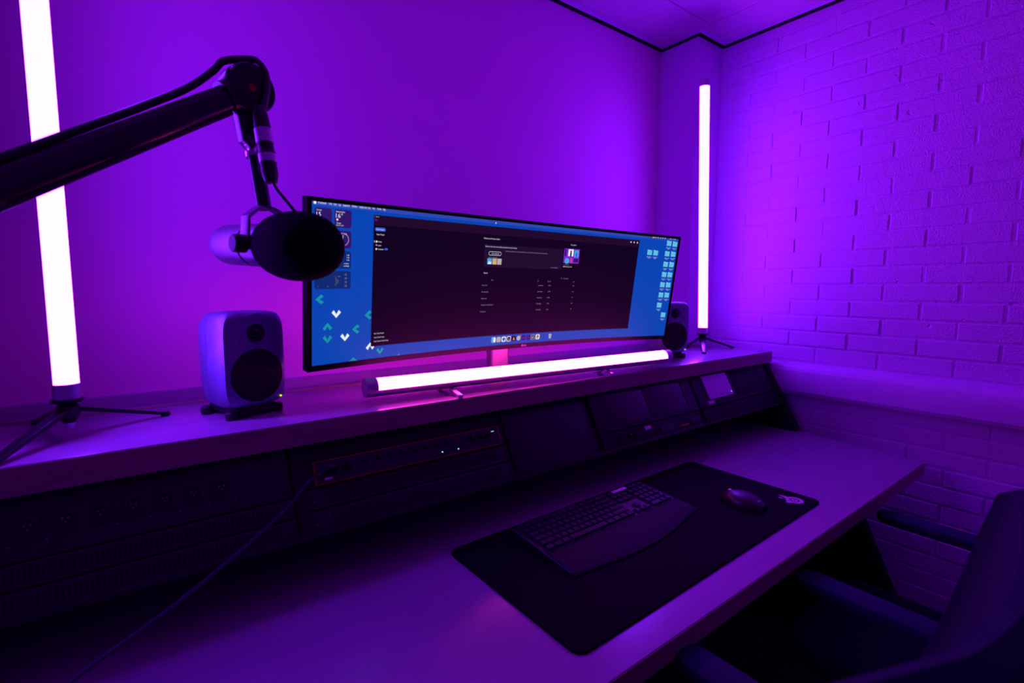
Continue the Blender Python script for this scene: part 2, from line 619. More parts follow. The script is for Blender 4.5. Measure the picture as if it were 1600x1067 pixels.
X1a, X1b = -1.15, 0.835
pp = panel('patch_bay', 'black patch panel with a row of round microphone sockets at far left', 'patch bay', X1a, X1b, 0.02, 0.385)
for k in range(-3, 8):
    x = -0.56 + 0.1598 * k
    if x < -1.05 or x > 0.45:
        continue
    fl = kbox(x - 0.05, x + 0.05, 0.145, 0.275, 0, 0.008)
    so = obj('socket', fl, M['black'], pp, bevel=0.0006)
    nrm = (K(0, 0, 1) - K(0, 0, 0)).normalized()
    obj('socket_ring', MB().lathe(K(x, 0.21, 0.006), nrm, [(0.043 * U, 0), (0.043 * U, 0.012 * U), (0.035 * U, 0.012 * U), (0.033 * U, 0.003 * U)], 18), M['alub'], so, smooth=True)
    pins = MB()
    for q in range(3):
        a = math.radians(90 + 120 * q)
        c = K(x + 0.016 * math.cos(a), 0.21 + 0.016 * math.sin(a), 0.008)
        pins.lathe(c, nrm, [(0.0075 * U, 0), (0.0075 * U, 0.012 * U), (0.004 * U, 0.018 * U)], 8)
    obj('pins', pins, M['steel'], so, smooth=True)
    obj('latch_screw', MB().lathe(K(x + 0.078, 0.30, 0.0), nrm, [(0.0065 * U, 0), (0.0065 * U, 0.006 * U), (0.004 * U, 0.010 * U)], 8), M['steel'], pp, smooth=True)
v = panel('vent_unit', 'black slotted vent panel right under the sockets at far left', 'vent unit', X1a, X1b, 0.395, 0.53)
vents(v, X1a + 0.1, X1b - 0.1, 0.42, 0.505)
v = panel('vent_unit', 'lowest black slotted vent panel in the far left bay', 'vent unit', X1a, X1b, 0.54, 0.675)
vents(v, X1a + 0.1, X1b - 0.1, 0.565, 0.65)

X2a, X2b = 0.935, 2.785
panel('blank_unit', 'plain black blank panel above the red-edged rack interface', 'blank unit', X2a, X2b, 0.02, 0.158, 'rack')
au = thing('audio_interface', 'black rack interface with red outlined front and tiny green lights', 'audio interface', K(1.86, 0.35, 0), RG)
obj('rack_ears', kbox(X2a, X2b, 0.166, 0.352, -0.03, 0.0), M['rack2'], au, bevel=0.0008)
ears(au, X2a, X2b, 0.166, 0.352)
obj('red_rim', kbox(0.998, 2.71, 0.17, 0.348, 0.0, 0.04), M['red'], au, bevel=0.0006, label='red anodised rim')
obj('front_face', kbox(1.006, 2.702, 0.1765, 0.3415, 0.03, 0.042), M['rack2'], au)
nrm = (K(0, 0, 1) - K(0, 0, 0)).normalized()
for x, s, r in ((2.391, 0.235, 0.026), (2.497, 0.235, 0.024), (2.576, 0.235, 0.022)):
    obj('knob', MB().lathe(K(x, s, 0.04), nrm, [(r * U, 0), (r * U, 0.04 * U), (r * 0.85 * U, 0.05 * U)], 16), M['alub'], au, smooth=True)
for k in range(8):
    obj('gain_knob', MB().lathe(K(1.40 + 0.105 * k, 0.225, 0.04), nrm, [(0.02 * U, 0), (0.02 * U, 0.03 * U), (0.015 * U, 0.038 * U)], 14), M['rubber'], au, smooth=True)
for x in (1.12, 1.24):
    obj('input_socket', MB().lathe(K(x, 0.255, 0.04), nrm, [(0.045 * U, 0), (0.045 * U, 0.012 * U), (0.034 * U, 0.012 * U), (0.032 * U, 0.002 * U)], 18), M['black'], au, smooth=True)
for x, s in ((2.073, 0.304), (2.235, 0.307)):
    obj('status_light', kbox(x - 0.0055, x + 0.0055, s - 0.005, s + 0.005, 0.04, 0.046), M['led_g'], au, label='tiny green light')
obj('status_light', kbox(2.612, 2.652, 0.213, 0.218, 0.04, 0.045), M['led_g'], au, label='pale green light bar')
obj('small_label', kbox(1.065, 1.125, 0.304, 0.322, 0.04, 0.0435), M['white'], au, label='small white label')
v = panel('vent_unit', 'black slotted vent panel right under the red-edged interface', 'vent unit', X2a, X2b, 0.362, 0.512)
vents(v, X2a + 0.15, X2b - 0.15, 0.39, 0.485)
v = panel('vent_unit', 'lowest slotted vent panel below the red-edged interface', 'vent unit', X2a, X2b, 0.522, 0.675)
vents(v, X2a + 0.15, X2b - 0.15, 0.55, 0.65)
panel('blank_unit', 'wide smooth dark panel between the red-edged interface and the twin screens', 'blank unit', 2.875, 3.995, 0.02, 0.675, 'rack2', -0.015)

dm = thing('twin_screen_unit', 'black rack unit with two small dark screens side by side', 'monitor', K(5, 0.66, 0), RG)
obj('housing', kbox(4.06, 5.975, 0.02, 0.485, -0.03, 0.008), M['rack2'], dm, bevel=0.0008)
for x0, x1 in ((4.20, 4.955), (5.02, 5.735)):
    obj('screen', kbox(x0, x1, 0.055, 0.425, 0.006, 0.0095), M['screen_off'], dm, bevel=0.0005)
for x in (4.968, 5.75):
    obj('seam', kbox(x - 0.008, x + 0.008, 0.045, 0.435, 0.006, 0.011), M['slot'], dm)
cs = obj('control_strip', kbox(4.06, 5.975, 0.495, 0.672, -0.03, 0.0), M['rack'], dm, bevel=0.0008)
obj('white_label', kbox(4.775, 4.885, 0.522, 0.566, 0.0, 0.004), M['white'], cs)
obj('orange_light', kbox(5.055, 5.072, 0.574, 0.59, 0.0, 0.008), M['led_o'], cs)
obj('port_block', kbox(5.03, 5.30, 0.56, 0.65, -0.002, 0.012), M['black'], cs, bevel=0.0006)
obj('port_block', kbox(5.42, 5.62, 0.615, 0.635, -0.002, 0.008), M['red'], cs, bevel=0.0006, label='dark red port block')
obj('port_block', kbox(5.66, 5.86, 0.57, 0.63, -0.002, 0.012), M['black'], cs, bevel=0.0006)
for x in (4.318, 4.46, 4.56):
    obj('strip_knob', MB().lathe(K(x, 0.575, 0.0), nrm, [(0.024 * U, 0), (0.024 * U, 0.035 * U), (0.018 * U, 0.042 * U)], 14), M['alub'], cs, smooth=True)

rs = panel('equipment_tray', 'black rack tray holding the white square box', 'rack tray', 6.04, 8.075, 0.02, 0.475)
obj('recess', kbox(7.0, 7.86, 0.06, 0.40, 0.0, 0.004), M['rack'], rs, bevel=0.0008)
for s in (0.075, 0.40):
    obj('slot', kbox(7.02, 7.55, s, s + 0.02, 0.0, 0.005), M['slot'], rs)
obj('white_label', kbox(6.215, 6.37, 0.405, 0.452, 0.0, 0.004), M['white'], rs, label='white paper label')
dv = thing('switch_box', 'white square flat box mounted in the rack at right', 'box', K(6.58, 0.39, 0), RG)
obj('casing', kbox(6.265, 6.89, 0.05, 0.39, 0.0, 0.022), M['device'], dv, bevel=0.002)
obj('front_print', kbox(6.53, 6.60, 0.352, 0.362, 0.0215, 0.0228), M['print_'], dv)
obj('status_light', kbox(6.842, 6.852, 0.338, 0.348, 0.0215, 0.025), M['led_w'], dv)
dr = panel('rack_drawer', 'black rack drawer front below the white square box', 'drawer', 6.04, 8.075, 0.495, 0.675, 'rack', 0.012)
obj('pull_lip', kbox(6.4, 7.7, 0.50, 0.513, 0.01, 0.02), M['rack2'], dr, bevel=0.0008)

# ================================================================== MONITOR
MC = Vector((3.455, 4.262, 0.031))
MT = Vector((0, 3.98 - 4.165, 0.717 + 0.655))
MH = MT.length * U
MT.normalize()
MN = Vector((1, 0, 0)).cross(MT)
if MN.y > 0:
    MN = -MN
MR = 3.8
MWID = 1.2155


def S(s, t, off=0.0):
    """monitor surface: s along the arc, t up, off outward; metres"""
    a = s / MR
    p = W(*MC)
    return p + Vector((1, 0, 0)) * (MR - off) * math.sin(a) + MN * (MR - (MR - off) * math.cos(a)) + MT * t


mon = thing('monitor', 'very wide curved monitor showing a blue desktop with a dark editing window', 'monitor', W(3.43, 4.87, SZ))


def sgrid(s0, s1, t0, t1, off, step=0.03):
    n = max(1, int(abs(s1 - s0) / step))
    mb = MB()
    vs = []
    for i in range(n + 1):
        s = s0 + (s1 - s0) * i / n
        vs += [S(s, t0, off), S(s, t1, off)]
    mb.add(vs, [(2 * i, 2 * i + 2, 2 * i + 3, 2 * i + 1) for i in range(n)])
    return mb


def sslab(s0, s1, t0, t1, o0, o1, step=0.03):
    n = max(1, int(abs(s1 - s0) / step))
    rings = []
    for i in range(n + 1):
        s = s0 + (s1 - s0) * i / n
        rings.append([S(s, t0, o0), S(s, t1, o0), S(s, t1, o1), S(s, t0, o1)])
    return MB().loft(rings)


hw, hh = MWID / 2, MH / 2
obj('back_shell', sslab(-hw, hw, -hh, hh, -0.022, -0.0015), M['bezel'], mon, bevel=0.0015)
bz = MB()
for q in (sslab(-hw, hw, hh - 0.0085, hh, -0.002, 0.0008), sslab(-hw, hw, -hh, -hh + 0.0125, -0.002, 0.0008),
          sslab(-hw, -hw + 0.0095, -hh, hh, -0.002, 0.0008), sslab(hw - 0.0095, hw, -hh, hh, -0.002, 0.0008)):
    bz.add(q.v, q.f)
obj('bezel', bz, M['bezel'], mon)
bk = MB()
rg = []
for (w_, h_, o_) in ((1.16, 0.31, -0.022), (1.0, 0.24, -0.04), (0.6, 0.18, -0.052)):
    rg.append([S(a * w_, b * h_, o_) for a, b in [(i / 10 - .5, -.5) for i in range(11)] + [(.5 - i / 10, .5) for i in range(11)]])
bk.loft(rg)
obj('rear_housing', bk, M['bezel'], mon)
# screen: wallpaper and everything shown on it
C_ = dict(
    blue=emit('screen_blue', (0.0005, 0.058, 0.46)),
    bar=emit('screen_menu_bar', (0.028, 0.062, 0.44)),
    win=emit('screen_window', (0.0035, 0.0008, 0.0110)),
    head=emit('screen_header', (0.013, 0.003, 0.021)),
    band=emit('screen_banner', (0.012, 0.004, 0.024)),
    wid=emit('screen_widget', (0.030, 0.008, 0.14)),
    wid2=emit('screen_widget_map', (0.003, 0.022, 0.17)),
    text=emit('screen_text', (0.72, 0.72, 0.85)),
    dim=emit('screen_text_dim', (0.30, 0.28, 0.36)),
    cyan=emit('screen_folder', (0.12, 0.50, 0.72)),
    cyan2=emit('screen_folder_tab', (0.20, 0.62, 0.82)),
    teal=emit('screen_teal', (0.006, 0.28, 0.36)),
    wht=emit('screen_white', (0.80, 0.84, 0.90)),
    btn=emit('screen_button', (0.03, 0.11, 0.62)),
    orange=emit('screen_orange', (0.85, 0.32, 0.07)),
    red=emit('screen_red', (0.75, 0.05, 0.05)),
    yel=emit('screen_yellow', (0.75, 0.45, 0.06)),
    grn=emit('screen_green', (0.05, 0.50, 0.12)),
    pur=emit('screen_purple', (0.20, 0.02, 0.62)),
    ppl=emit('screen_dark_purple', (0.035, 0.006, 0.16)),
    gry=emit('screen_grey', (0.42, 0.42, 0.48)),
    sky=emit('screen_sky', (0.05, 0.36, 0.75)),
    blk=emit('screen_black', (0.004, 0.003, 0.006)),
    tan=emit('screen_tan', (0.55, 0.38, 0.26)),
    map=emit('screen_map', (0.05, 0.06, 0.10)),
)
sx0, sx1, sy0, sy1 = -0.5985, 0.5985, -hh + 0.0125, hh - 0.0085
scr = obj('screen', sgrid(sx0, sx1, sy0, sy1, 0.0), C_['blue'], mon)


def flat(name, m, parts, off, parent=None, sub=True):
    """flat coloured shapes drawn on the screen: parts is a list of outlines in (s,t) metres"""
    mb = MB()
    for poly in parts:
        mb.add([S(a, b, off) for a, b in poly], [tuple(range(len(poly)))])
    return obj(name, mb, C_[m], parent or scr)


def rr(s, t, w, h, r, n=4):
    return [(s + a, t + b) for a, b in rrect(w, h, r, n)]


def disc(s, t, r, n=14):
    return [(s + r * math.cos(2 * math.pi * k / n), t + r * math.sin(2 * math.pi * k / n)) for k in range(n)]


def write(name, m, items, off, parent=None):
    """items: (string, s, t of the baseline centre line, width, height) in metres, all joined into one mesh"""
    mb = MB()
    for st, s, t, w, h in items:
        vs, fs, tw = text_mesh(st)
        k = w / tw
        kh = h / 0.7
        mb.add([S(s + a * k, t - h / 2 + b * kh, off) for a, b in vs], fs)
    return obj(name, mb, C_[m], parent or scr)


L0, L1, L2, L3 = 0.0003, 0.0006, 0.0009, 0.0012
obj('menu_bar', sgrid(sx0, sx1, 0.1605, sy1, L0), C_['bar'], scr)
mm = []
for st, a, b in (('Premiere', 496.5, 508), ('File', 512, 516.5), ('Edit', 519, 523.5), ('Clip', 526, 530), ('Sequence', 533, 543.5), ('Markers', 547, 555.5),
                 ('Graphics and Titles', 558.5, 577), ('View', 580, 584.5), ('Window', 588, 595.5), ('Help', 598, 602.5)):
    f = lambda px: (-0.592 + (px - 491.6) / (602 - 491.6) * 0.154 * (1 + 0.00035 * (px - 602) * -1 * 0))
    mm.append((st, f(a), 0.1665, f(b) - f(a), 0.0052))
write('menu_text', 'text', mm, L1)
flat('apple_mark', 'wht', [[(-0.592 + 0.0028 * math.cos(a) * (1 + 0.12 * math.cos(2 * a)), 0.1655 + 0.003 * math.sin(a)) for a in [k * math.pi / 8 for k in range(16)]],
                           [(-0.5925, 0.1688), (-0.5905, 0.1702), (-0.5912, 0.1708), (-0.593, 0.1695)]], L1)
st_ = [('9:41', 0.572, 0.1675, 0.013, 0.0042), ('Wed', 0.556, 0.1675, 0.010, 0.0042)]
write('menu_status_text', 'text', st_, L1)
flat('menu_status_icon', 'wht', [disc(0.494 + 0.0105 * k, 0.1677, 0.0022, 8) for k in range(5)], L1)
flat('menu_status_icon', 'orange', [rr(0.484, 0.1677, 0.009, 0.0065, 0.0012)], L1, )
# chevrons on the wallpaper
CH = [(-0.582, -0.025, 'teal', 'l', 1), (-0.546, -0.057, 'wht', 'd', 1), (-0.565, -0.083, 'teal', 'u', 1), (-0.565, -0.110, 'teal', 'd', 1),
      (-0.526, -0.109, 'wht', 'd', 1), (-0.501, -0.093, 'teal', 'l', 1), (-0.466, -0.1345, 'wht', 'u', 1), (-0.441, -0.148, 'teal', 'd', .9),
      (-0.506, -0.1635, 'teal', 'u', .9), (-0.472, -0.063, 'teal', 'l', 1), (-0.392, -0.1625, 'teal', 'u', .4)]
for s, t, c, d, k in CH:
    w, h, g = 0.0105 * k, 0.0085 * k, 0.0082 * k
    pts = [(-w, h * .5), (-w + .0045 * k, h), (0, h - .0062 * k), (w - .0045 * k, h), (w, h * .5), (0, -h)]
    pts = [(-w, 0.35 * h), (-w + 0.0050 * k, h), (0, -0.0005 * k), (w - 0.0050 * k, h), (w, 0.35 * h), (0, -h)]
    if d == 'u':
        pts = [(a, -b) for a, b in pts]
    if d == 'l':
        pts = [(b * 1.05, a) for a, b in pts]
    poly = [(s + a, max(sy0, t + b)) for a, b in pts]
    o = [(0, 1, 2, 5), (2, 3, 4, 5)]
    mb = MB().add([S(a, b, L0) for a, b in poly], o)
    obj('chevron', mb, C_[c], scr)
# widgets
for s0, s1, t0, t1, m in ((-0.593, -0.557, 0.121, 0.157, 'wid'), (-0.552, -0.515, 0.121, 0.157, 'wid'), (-0.593, -0.557, 0.08, 0.115, 'wid'), (-0.552, -0.515, 0.08, 0.115, 'wid'),
                          (-0.593, -0.557, 0.038, 0.074, 'wid2'), (-0.552, -0.515, 0.038, 0.074, 'wid2'), (-0.593, -0.515, -0.004, 0.033, 'wid2')):
    flat('widget', m, [rr((s0 + s1) / 2, (t0 + t1) / 2, s1 - s0, t1 - t0, 0.005)], L1)
write('widget_text', 'text', [('15', -0.589, 0.1445, 0.009, 0.008), ('October', -0.589, 0.1525, 0.011, 0.003), ('16°', -0.549, 0.1445, 0.0145, 0.0085), ('Amsterdam', -0.549, 0.1525, 0.019, 0.0036),
                              ('Cloudy', -0.548, 0.130, 0.010, 0.003), ('H:17 L:9', -0.548, 0.1255, 0.015, 0.003), ('11', -0.530, 0.109, 0.004, 0.004),
                              ('10', -0.524, 0.066, 0.005, 0.003), ('12', -0.524, 0.061, 0.005, 0.003), ('16', -0.524, 0.056, 0.005, 0.003),
                              ('rain', -0.530, 0.049, 0.010, 0.003), ('today', -0.531, 0.044, 0.012, 0.003)], L2)
dots = []
for k in range(24):
    a = 2 * math.pi * k / 24
    c, s_ = math.cos(a), math.sin(a)
    cx, cy = -0.5335, 0.0975
    dots.append([(cx + c * 0.0115 - s_ * .0005, cy + s_ * 0.0115 + c * .0005), (cx + c * 0.0115 + s_ * .0005, cy + s_ * 0.0115 - c * .0005),
                 (cx + c * 0.0135 + s_ * .0005, cy + s_ * 0.0135 - c * .0005), (cx + c * 0.0135 - s_ * .0005, cy + s_ * 0.0135 + c * .0005)])
dots.append([(-0.534, 0.0975), (-0.533, 0.0975), (-0.533, 0.107), (-0.534, 0.107)])
dots.append(disc(-0.546, 0.1365, 0.0022, 10))
flat('widget_mark', 'text', dots, L2)
flat('widget_map', 'map', [[(-0.551, 0.025), (-0.546, 0.018), (-0.541, 0.012), (-0.545, 0.006), (-0.552, 0.001), (-0.548, 0.010)]], L2)
write('widget_value', 'dim', [('Wed', -0.544, 0.022, 0.006, 0.002), ('+', -0.586, 0.001, 0.003, 0.002), ('Thu', -0.567, 0.001, 0.005, 0.002),
                              ('12', -0.528, 0.026, 0.004, 0.004), ('14', -0.528, 0.018, 0.004, 0.004), ('15', -0.528, 0.010, 0.004, 0.004), ('13', -0.528, 0.002, 0.004, 0.004)], L2)
# application window
obj('app_window', sgrid(-0.4645, 0.4245, -0.1355, 0.153, L1), C_['win'], scr)
obj('window_header', sgrid(-0.4645, 0.4245, 0.132, 0.153, L2), C_['head'], scr)
flat('window_button', 'red', [disc(-0.4615, 0.1495, 0.0012, 8)], L3)
flat('window_button', 'yel', [disc(-0.4575, 0.1495, 0.0012, 8)], L3)
flat('window_button', 'grn', [disc(-0.4535, 0.1495, 0.0012, 8)], L3)
write('app_mark', 'pur', [('Pr', -0.4615, 0.1425, 0.0065, 0.0052)], L3)
flat('action_button', 'btn', [rr(-0.4485, 0.1235, 0.026, 0.0078, 0.0038)], L2)
write('sidebar_text', 'text', [('New Project', -0.4575, 0.1235, 0.018, 0.0032), ('Open Project', -0.4575, 0.113, 0.019, 0.0032), ('Home', -0.4535, 0.0975, 0.009, 0.0032),
                               ('Learn', -0.4535, 0.0895, 0.008, 0.003), ('Templates', -0.4535, 0.0815, 0.014, 0.003), ('New Team Project', -0.4575, -0.106, 0.025, 0.003),
                               ('Open Team Project', -0.4575, -0.115, 0.026, 0.003), ('Open Premiere Rush Project', -0.4575, -0.124, 0.037, 0.003)], L3)
flat('sidebar_mark', 'wht', [[(-0.4625, 0.095), (-0.4617, 0.095), (-0.4617, 0.1), (-0.4625, 0.1)], [(-0.459, 0.0955), (-0.4555, 0.0955), (-0.4555, 0.0985), (-0.4572, 0.1), (-0.459, 0.0985)],
                             disc(-0.4572, 0.0815, 0.002, 10), [(-0.4586, 0.091), (-0.4558, 0.091), (-0.4568, 0.0885), (-0.4576, 0.0885)]], L3)
flat('badge', 'btn', [rr(-0.4335, 0.082, 0.008, 0.0045, 0.0015)], L3)
obj('welcome_banner', sgrid(-0.158, 0.118, 0.049, 0.1075, L2), C_['band'], scr)
write('window_text', 'text', [('Welcome to Premiere, Studio', -0.163, 0.122, 0.052, 0.0038), ('Discover rich stock, short videos, and best from the Premiere', -0.156, 0.102, 0.104, 0.0036),
                              ('Get started', -0.1345, 0.0845, 0.024, 0.003), ('Recent', -0.1555, 0.034, 0.0125, 0.0038), ('Hide suggestions', 0.1425, 0.122, 0.022, 0.003),
                              ('Build and share your edit', 0.122, 0.0585, 0.034, 0.0036)], L3)
write('window_text_dim', 'dim', [('Name', -0.130, 0.0155, 0.007, 0.0026), ('Browse the footage', -0.143, 0.0745, 0.028, 0.0026),
                                 ('Use what you captured in your own style and build your next cut with the tools you already know and share anywhere', -0.090, 0.0925, 0.148, 0.0028),
                                 ('In the app tutorial', 0.1225, 0.064, 0.022, 0.0024), ('See all the links', 0.075, 0.054, 0.027, 0.0024),
                                 ('Size', 0.031, 0.015, 0.005, 0.0026), ('Opened', 0.068, 0.0145, 0.013, 0.0026), ('Sort', 0.118, 0.0235, 0.005, 0.0026), ('Descending', 0.129, 0.0235, 0.018, 0.0026), ('Kind', 0.167, 0.0145, 0.006, 0.0024)]
      + [(n_, -0.158 + dx, t, w, 0.0028) for n_, t, w, dx in (('Podcast Cut', 0.002, 0.017, 0), ('Documentary', -0.0155, 0.022, 0), ('Showreel', -0.033, 0.017, 0), ('Transparent background', -0.050, 0.040, 0), ('Untitled', -0.068, 0.017, 0))]
      + [('Yesterday', 0.034, 0.0022 - 0.0174 * k, 0.019, 0.0028) for k in range(5)]
      + [('22 MB', 0.073, 0.0022 - 0.0174 * k, 0.009, 0.0026) for k in range(5)]
      + [('PR', 0.168, 0.0022 - 0.0174 * k, 0.005, 0.0024) for k in range(5)], L3)
ring = MB()
o_ = rrect(0.041, 0.0098, 0.0046, 5)
i_ = rrect(0.0392, 0.008, 0.0038, 5)
ring.loft([[S(-0.1235 + a, 0.0845 + b, L3) for a, b in o_], [S(-0.1235 + a, 0.0845 + b, L3) for a, b in i_]], cap=False)
obj('pill_button', ring, C_['text'], scr)
for s, c1, c2 in ((-0.1397, 'sky', 'wht'), (-0.1235, 'tan', 'yel'), (-0.1075, 'gry', 'tan')):
    th = flat('clip_thumbnail', c1, [rr(s, 0.0642, 0.0142, 0.0155, 0.0006)], L3)
    flat('clip_thumbnail', c2, [[(s - 0.006, 0.0572), (s + 0.006, 0.0572), (s + 0.006, 0.064), (s + 0.001, 0.061), (s - 0.002, 0.0665), (s - 0.004, 0.060)]], L3 + .0002)
flat('video_thumbnail', 'pur', [rr(0.1505, 0.0895, 0.060, 0.042, 0.001)], L3)
for m_, poly in (('wht', rr(0.1465, 0.099, 0.020, 0.020, .0005)), ('sky', rr(0.1685, 0.097, 0.016, 0.020, .0005)), ('sky', disc(0.134, 0.075, 0.0085, 12)),
                 ('blk', disc(0.1465, 0.1025, 0.003, 10)), ('blk', rr(0.1465, 0.094, 0.006, 0.012, .002)), ('btn', rr(0.1685, 0.094, 0.006, 0.012, .002)), ('red', rr(0.1505, 0.076, 0.006, 0.014, .0005)),
                 ('ppl', rr(0.1685, 0.0775, 0.018, 0.011, .0005)), ('ppl', rr(0.126, 0.099, 0.006, 0.020, .0005))):
    flat('video_thumbnail', m_, [poly], L3 + (0.0002 if m_ in ('wht', 'sky', 'red', 'ppl') else 0.0004))
flat('header_icon', 'wht', [disc(0.387 + 0.014 * k, 0.145, 0.0024, 8) for k in range(3)], L3)
flat('pointer', 'wht', [[(-0.1285, 0.165), (-0.1255, 0.1615), (-0.127, 0.1605), (-0.1285, 0.159)]], L1)
# folders
FD = [(0.558, 0.152), (0.585, 0.151), (0.556, 0.1175), (0.5835, 0.1175), (0.556, 0.0825), (0.583, 0.0825), (0.556, 0.048), (0.5825, 0.048), (0.555, 0.0135), (0.582, 0.0135),
      (0.555, -0.0215), (0.582, -0.0215), (0.554, -0.0565), (0.579, -0.0905), (0.476, 0.1175), (0.503, 0.1175)]
for s, t in FD:
    w, h = 0.0105, 0.0085
    fo = flat('folder_icon', 'cyan', [[(s - w, t - h), (s + w, t - h), (s + w, t + h * .72), (s - w, t + h * .72)]], L0)
    flat('folder_tab', 'cyan2', [[(s - w, t + h * .72), (s + w, t + h * .72), (s + w, t + h * .86), (s - 0.001, t + h * .86), (s - 0.003, t + h), (s - w, t + h)]], L0, fo.parent)
names = ['Podcast', 'Tests', 'Autumn', 'Recordings', 'Weekly', 'Studio', 'Lessons', 'Music', 'Archive', 'Camera', 'Exports', 'Graphics', 'Audio', 'Backup', 'Edits', 'Sessions']
wr_ = []
for (s, t), n_ in zip(FD, names):
    wr_.append((n_, s - 0.010, t - 0.0145, 0.020, 0.0026))
    wr_.append(('files', s - 0.005, t - 0.0182, 0.010, 0.0024))
write('folder_label_text', 'text', wr_, L0)
# dock
dk = [-0.106 + 0.0176 * k for k in range(10)]
for k, s in enumerate(dk):
    base = ('wht', 'gry', 'wht', 'wht', 'blk', 'gry', 'ppl', 'ppl', 'gry', 'wht')[k]
    sh = disc(s, -0.148, 0.0072, 16) if k == 5 else rr(s, -0.148, 0.0148, 0.0148, 0.0035)
    flat('dock_icon', base, [sh], L0)
s = dk
flat('dock_icon', 'sky', [[(s[0] - .0074, -.1545), (s[0] + .0005, -.1554), (s[0] - .001, -.148), (s[0] + .0005, -.1406), (s[0] - .0074, -.1425)]], L1)
flat('dock_icon', 'tan', [rr(s[1], -.1485, .009, .008, .001)], L1)
flat('dock_icon', 'btn', [disc(s[2], -.148, .0052)], L1)
flat('dock_icon', 'blk', [rr(s[3], -.148, .0112, .0112, .002)], L1)
flat('dock_icon', 'yel', [[(s[4] - .003, -.152), (s[4] + .003, -.152), (s[4] + .001, -.146), (s[4], -.143), (s[4] - .001, -.146)], [(s[3] - .002, -.151), (s[3] + .002, -.151), (s[3] + .001, -.146)]], L2)
flat('dock_icon', 'red', [disc(s[5] + .006, -.1425, .0028, 10)], L1)
write('dock_letters', 'pur', [('Ae', s[6] - .005, -.148, .010, .0062), ('Pr', s[7] - .0045, -.148, .009, .0062)], L1)
flat('dock_icon', 'blk', [rr(s[8], -.148, .0126, .0126, .003)], L1)
flat('dock_icon', 'sky', [disc(s[8], -.1455, .0022, 8)], L2)
flat('dock_icon', 'yel', [disc(s[8] - .0023, -.1495, .0022, 8)], L2)
flat('dock_icon', 'red', [disc(s[8] + .0023, -.1495, .0022, 8)], L2)
for q, c in enumerate(('red', 'grn', 'yel')):
    a0 = math.radians(90 + 120 * q - 60)
    flat('dock_icon', c, [[(s[9], -.148)] + [(s[9] + .0056 * math.cos(a0 + j * math.radians(20)), -.148 + .0056 * math.sin(a0 + j * math.radians(20))) for j in range(7)]], L1)
flat('dock_icon', 'btn', [disc(s[9], -.148, .0022, 10)], L2)
flat('dock_icon', 'gry', [[(.0955, -.1555), (.1035, -.1555), (.1052, -.1415), (.0938, -.1415)]], L0)
# maker's mark on the lower bezel
mb = MB()
for st, s_, t_, w_, h_ in (('LG', 0.0025, -hh + 0.0062, 0.008, 0.0048),):
    vs, fs, tw = text_mesh(st)
    mb.add([S(s_ + a * w_ / tw, t_ - h_ / 2 + b * h_ / 0.7, 0.0012) for a, b in vs], fs)
mb.loft([[S(-0.003 + 0.003 * math.cos(a), -hh + 0.0062 + 0.003 * math.sin(a), 0.0012) for a in [k * math.pi / 8 for k in range(16)]],
         [S(-0.003 + 0.0022 * math.cos(a), -hh + 0.0062 + 0.0022 * math.sin(a), 0.0012) for a in [k * math.pi / 8 for k in range(16)]]], cap=False)
obj('maker_mark', mb, M['white'], mon)
# stand
px_, py_ = 3.43, 4.80
ring_ = rrect(0.27, 0.16, 0.06, 5)
obj('stand_post', MB().loft([[W(px_ + a, py_ + b, z) for a, b in ring_] for z in (SZ + 0.03, 0.25)]), M['post'], mon, smooth=True)
obj('stand_arm', wbox((px_ - 0.12, 4.47, -0.05), (px_ + 0.12, 4.80, 0.17)), M['bezel'], mon, bevel=0.004)
obj('stand_foot', MB().prism([W(px_ - 0.75, 4.42, SZ), W(px_ - 0.66, 4.40, SZ), W(px_ - 0.2, 4.66, SZ), W(px_ + 0.2, 4.66, SZ), W(px_ + 0.66, 4.40, SZ), W(px_ + 0.75, 4.42, SZ), W(px_ + 0.3, 4.9, SZ), W(px_ - 0.3, 4.9, SZ)], (0, 0, 0.035 * U)), M['alu'], mon, bevel=0.001)

# ================================================================== TUBE LIGHTS
TL = 4.0      # length of a tube


def arc_ring(r, a0, a1, n):
    return [(r * math.cos(math.radians(a0 + (a1 - a0) * k / n)), r * math.sin(math.radians(a0 + (a1 - a0) * k / n))) for k in range(n + 1)]


def tube_parts(r, frame, m, root, half=92):
    """a light tube along a frame: frame(x, y, h) -> point; the diffuser faces +x"""
    out = arc_ring(r, -half, half, 22)
    cap0, cap1 = 0.10, TL - 0.10
    obj('diffuser', MB().loft([[frame(a, b, h) for a, b in out] for h in (cap0, cap1)], cap=True), M[m], root, smooth=True)
    back = arc_ring(r * 1.03, half, 360 - half, 14)
    obj('tube_body', MB().loft([[frame(a, b, h) for a, b in back] for h in (cap0, cap1)], cap=True), M['alu'], root, smooth=True)
    for h0, h1 in ((0, cap0), (cap1, TL)):
        prof = arc_ring(r * 1.06, 0, 360, 28)[:-1]
        obj('end_cap', MB().loft([[frame(a, b, h) for a, b in prof] for h in (h0, h1)]), M['alu'], root, smooth=True)


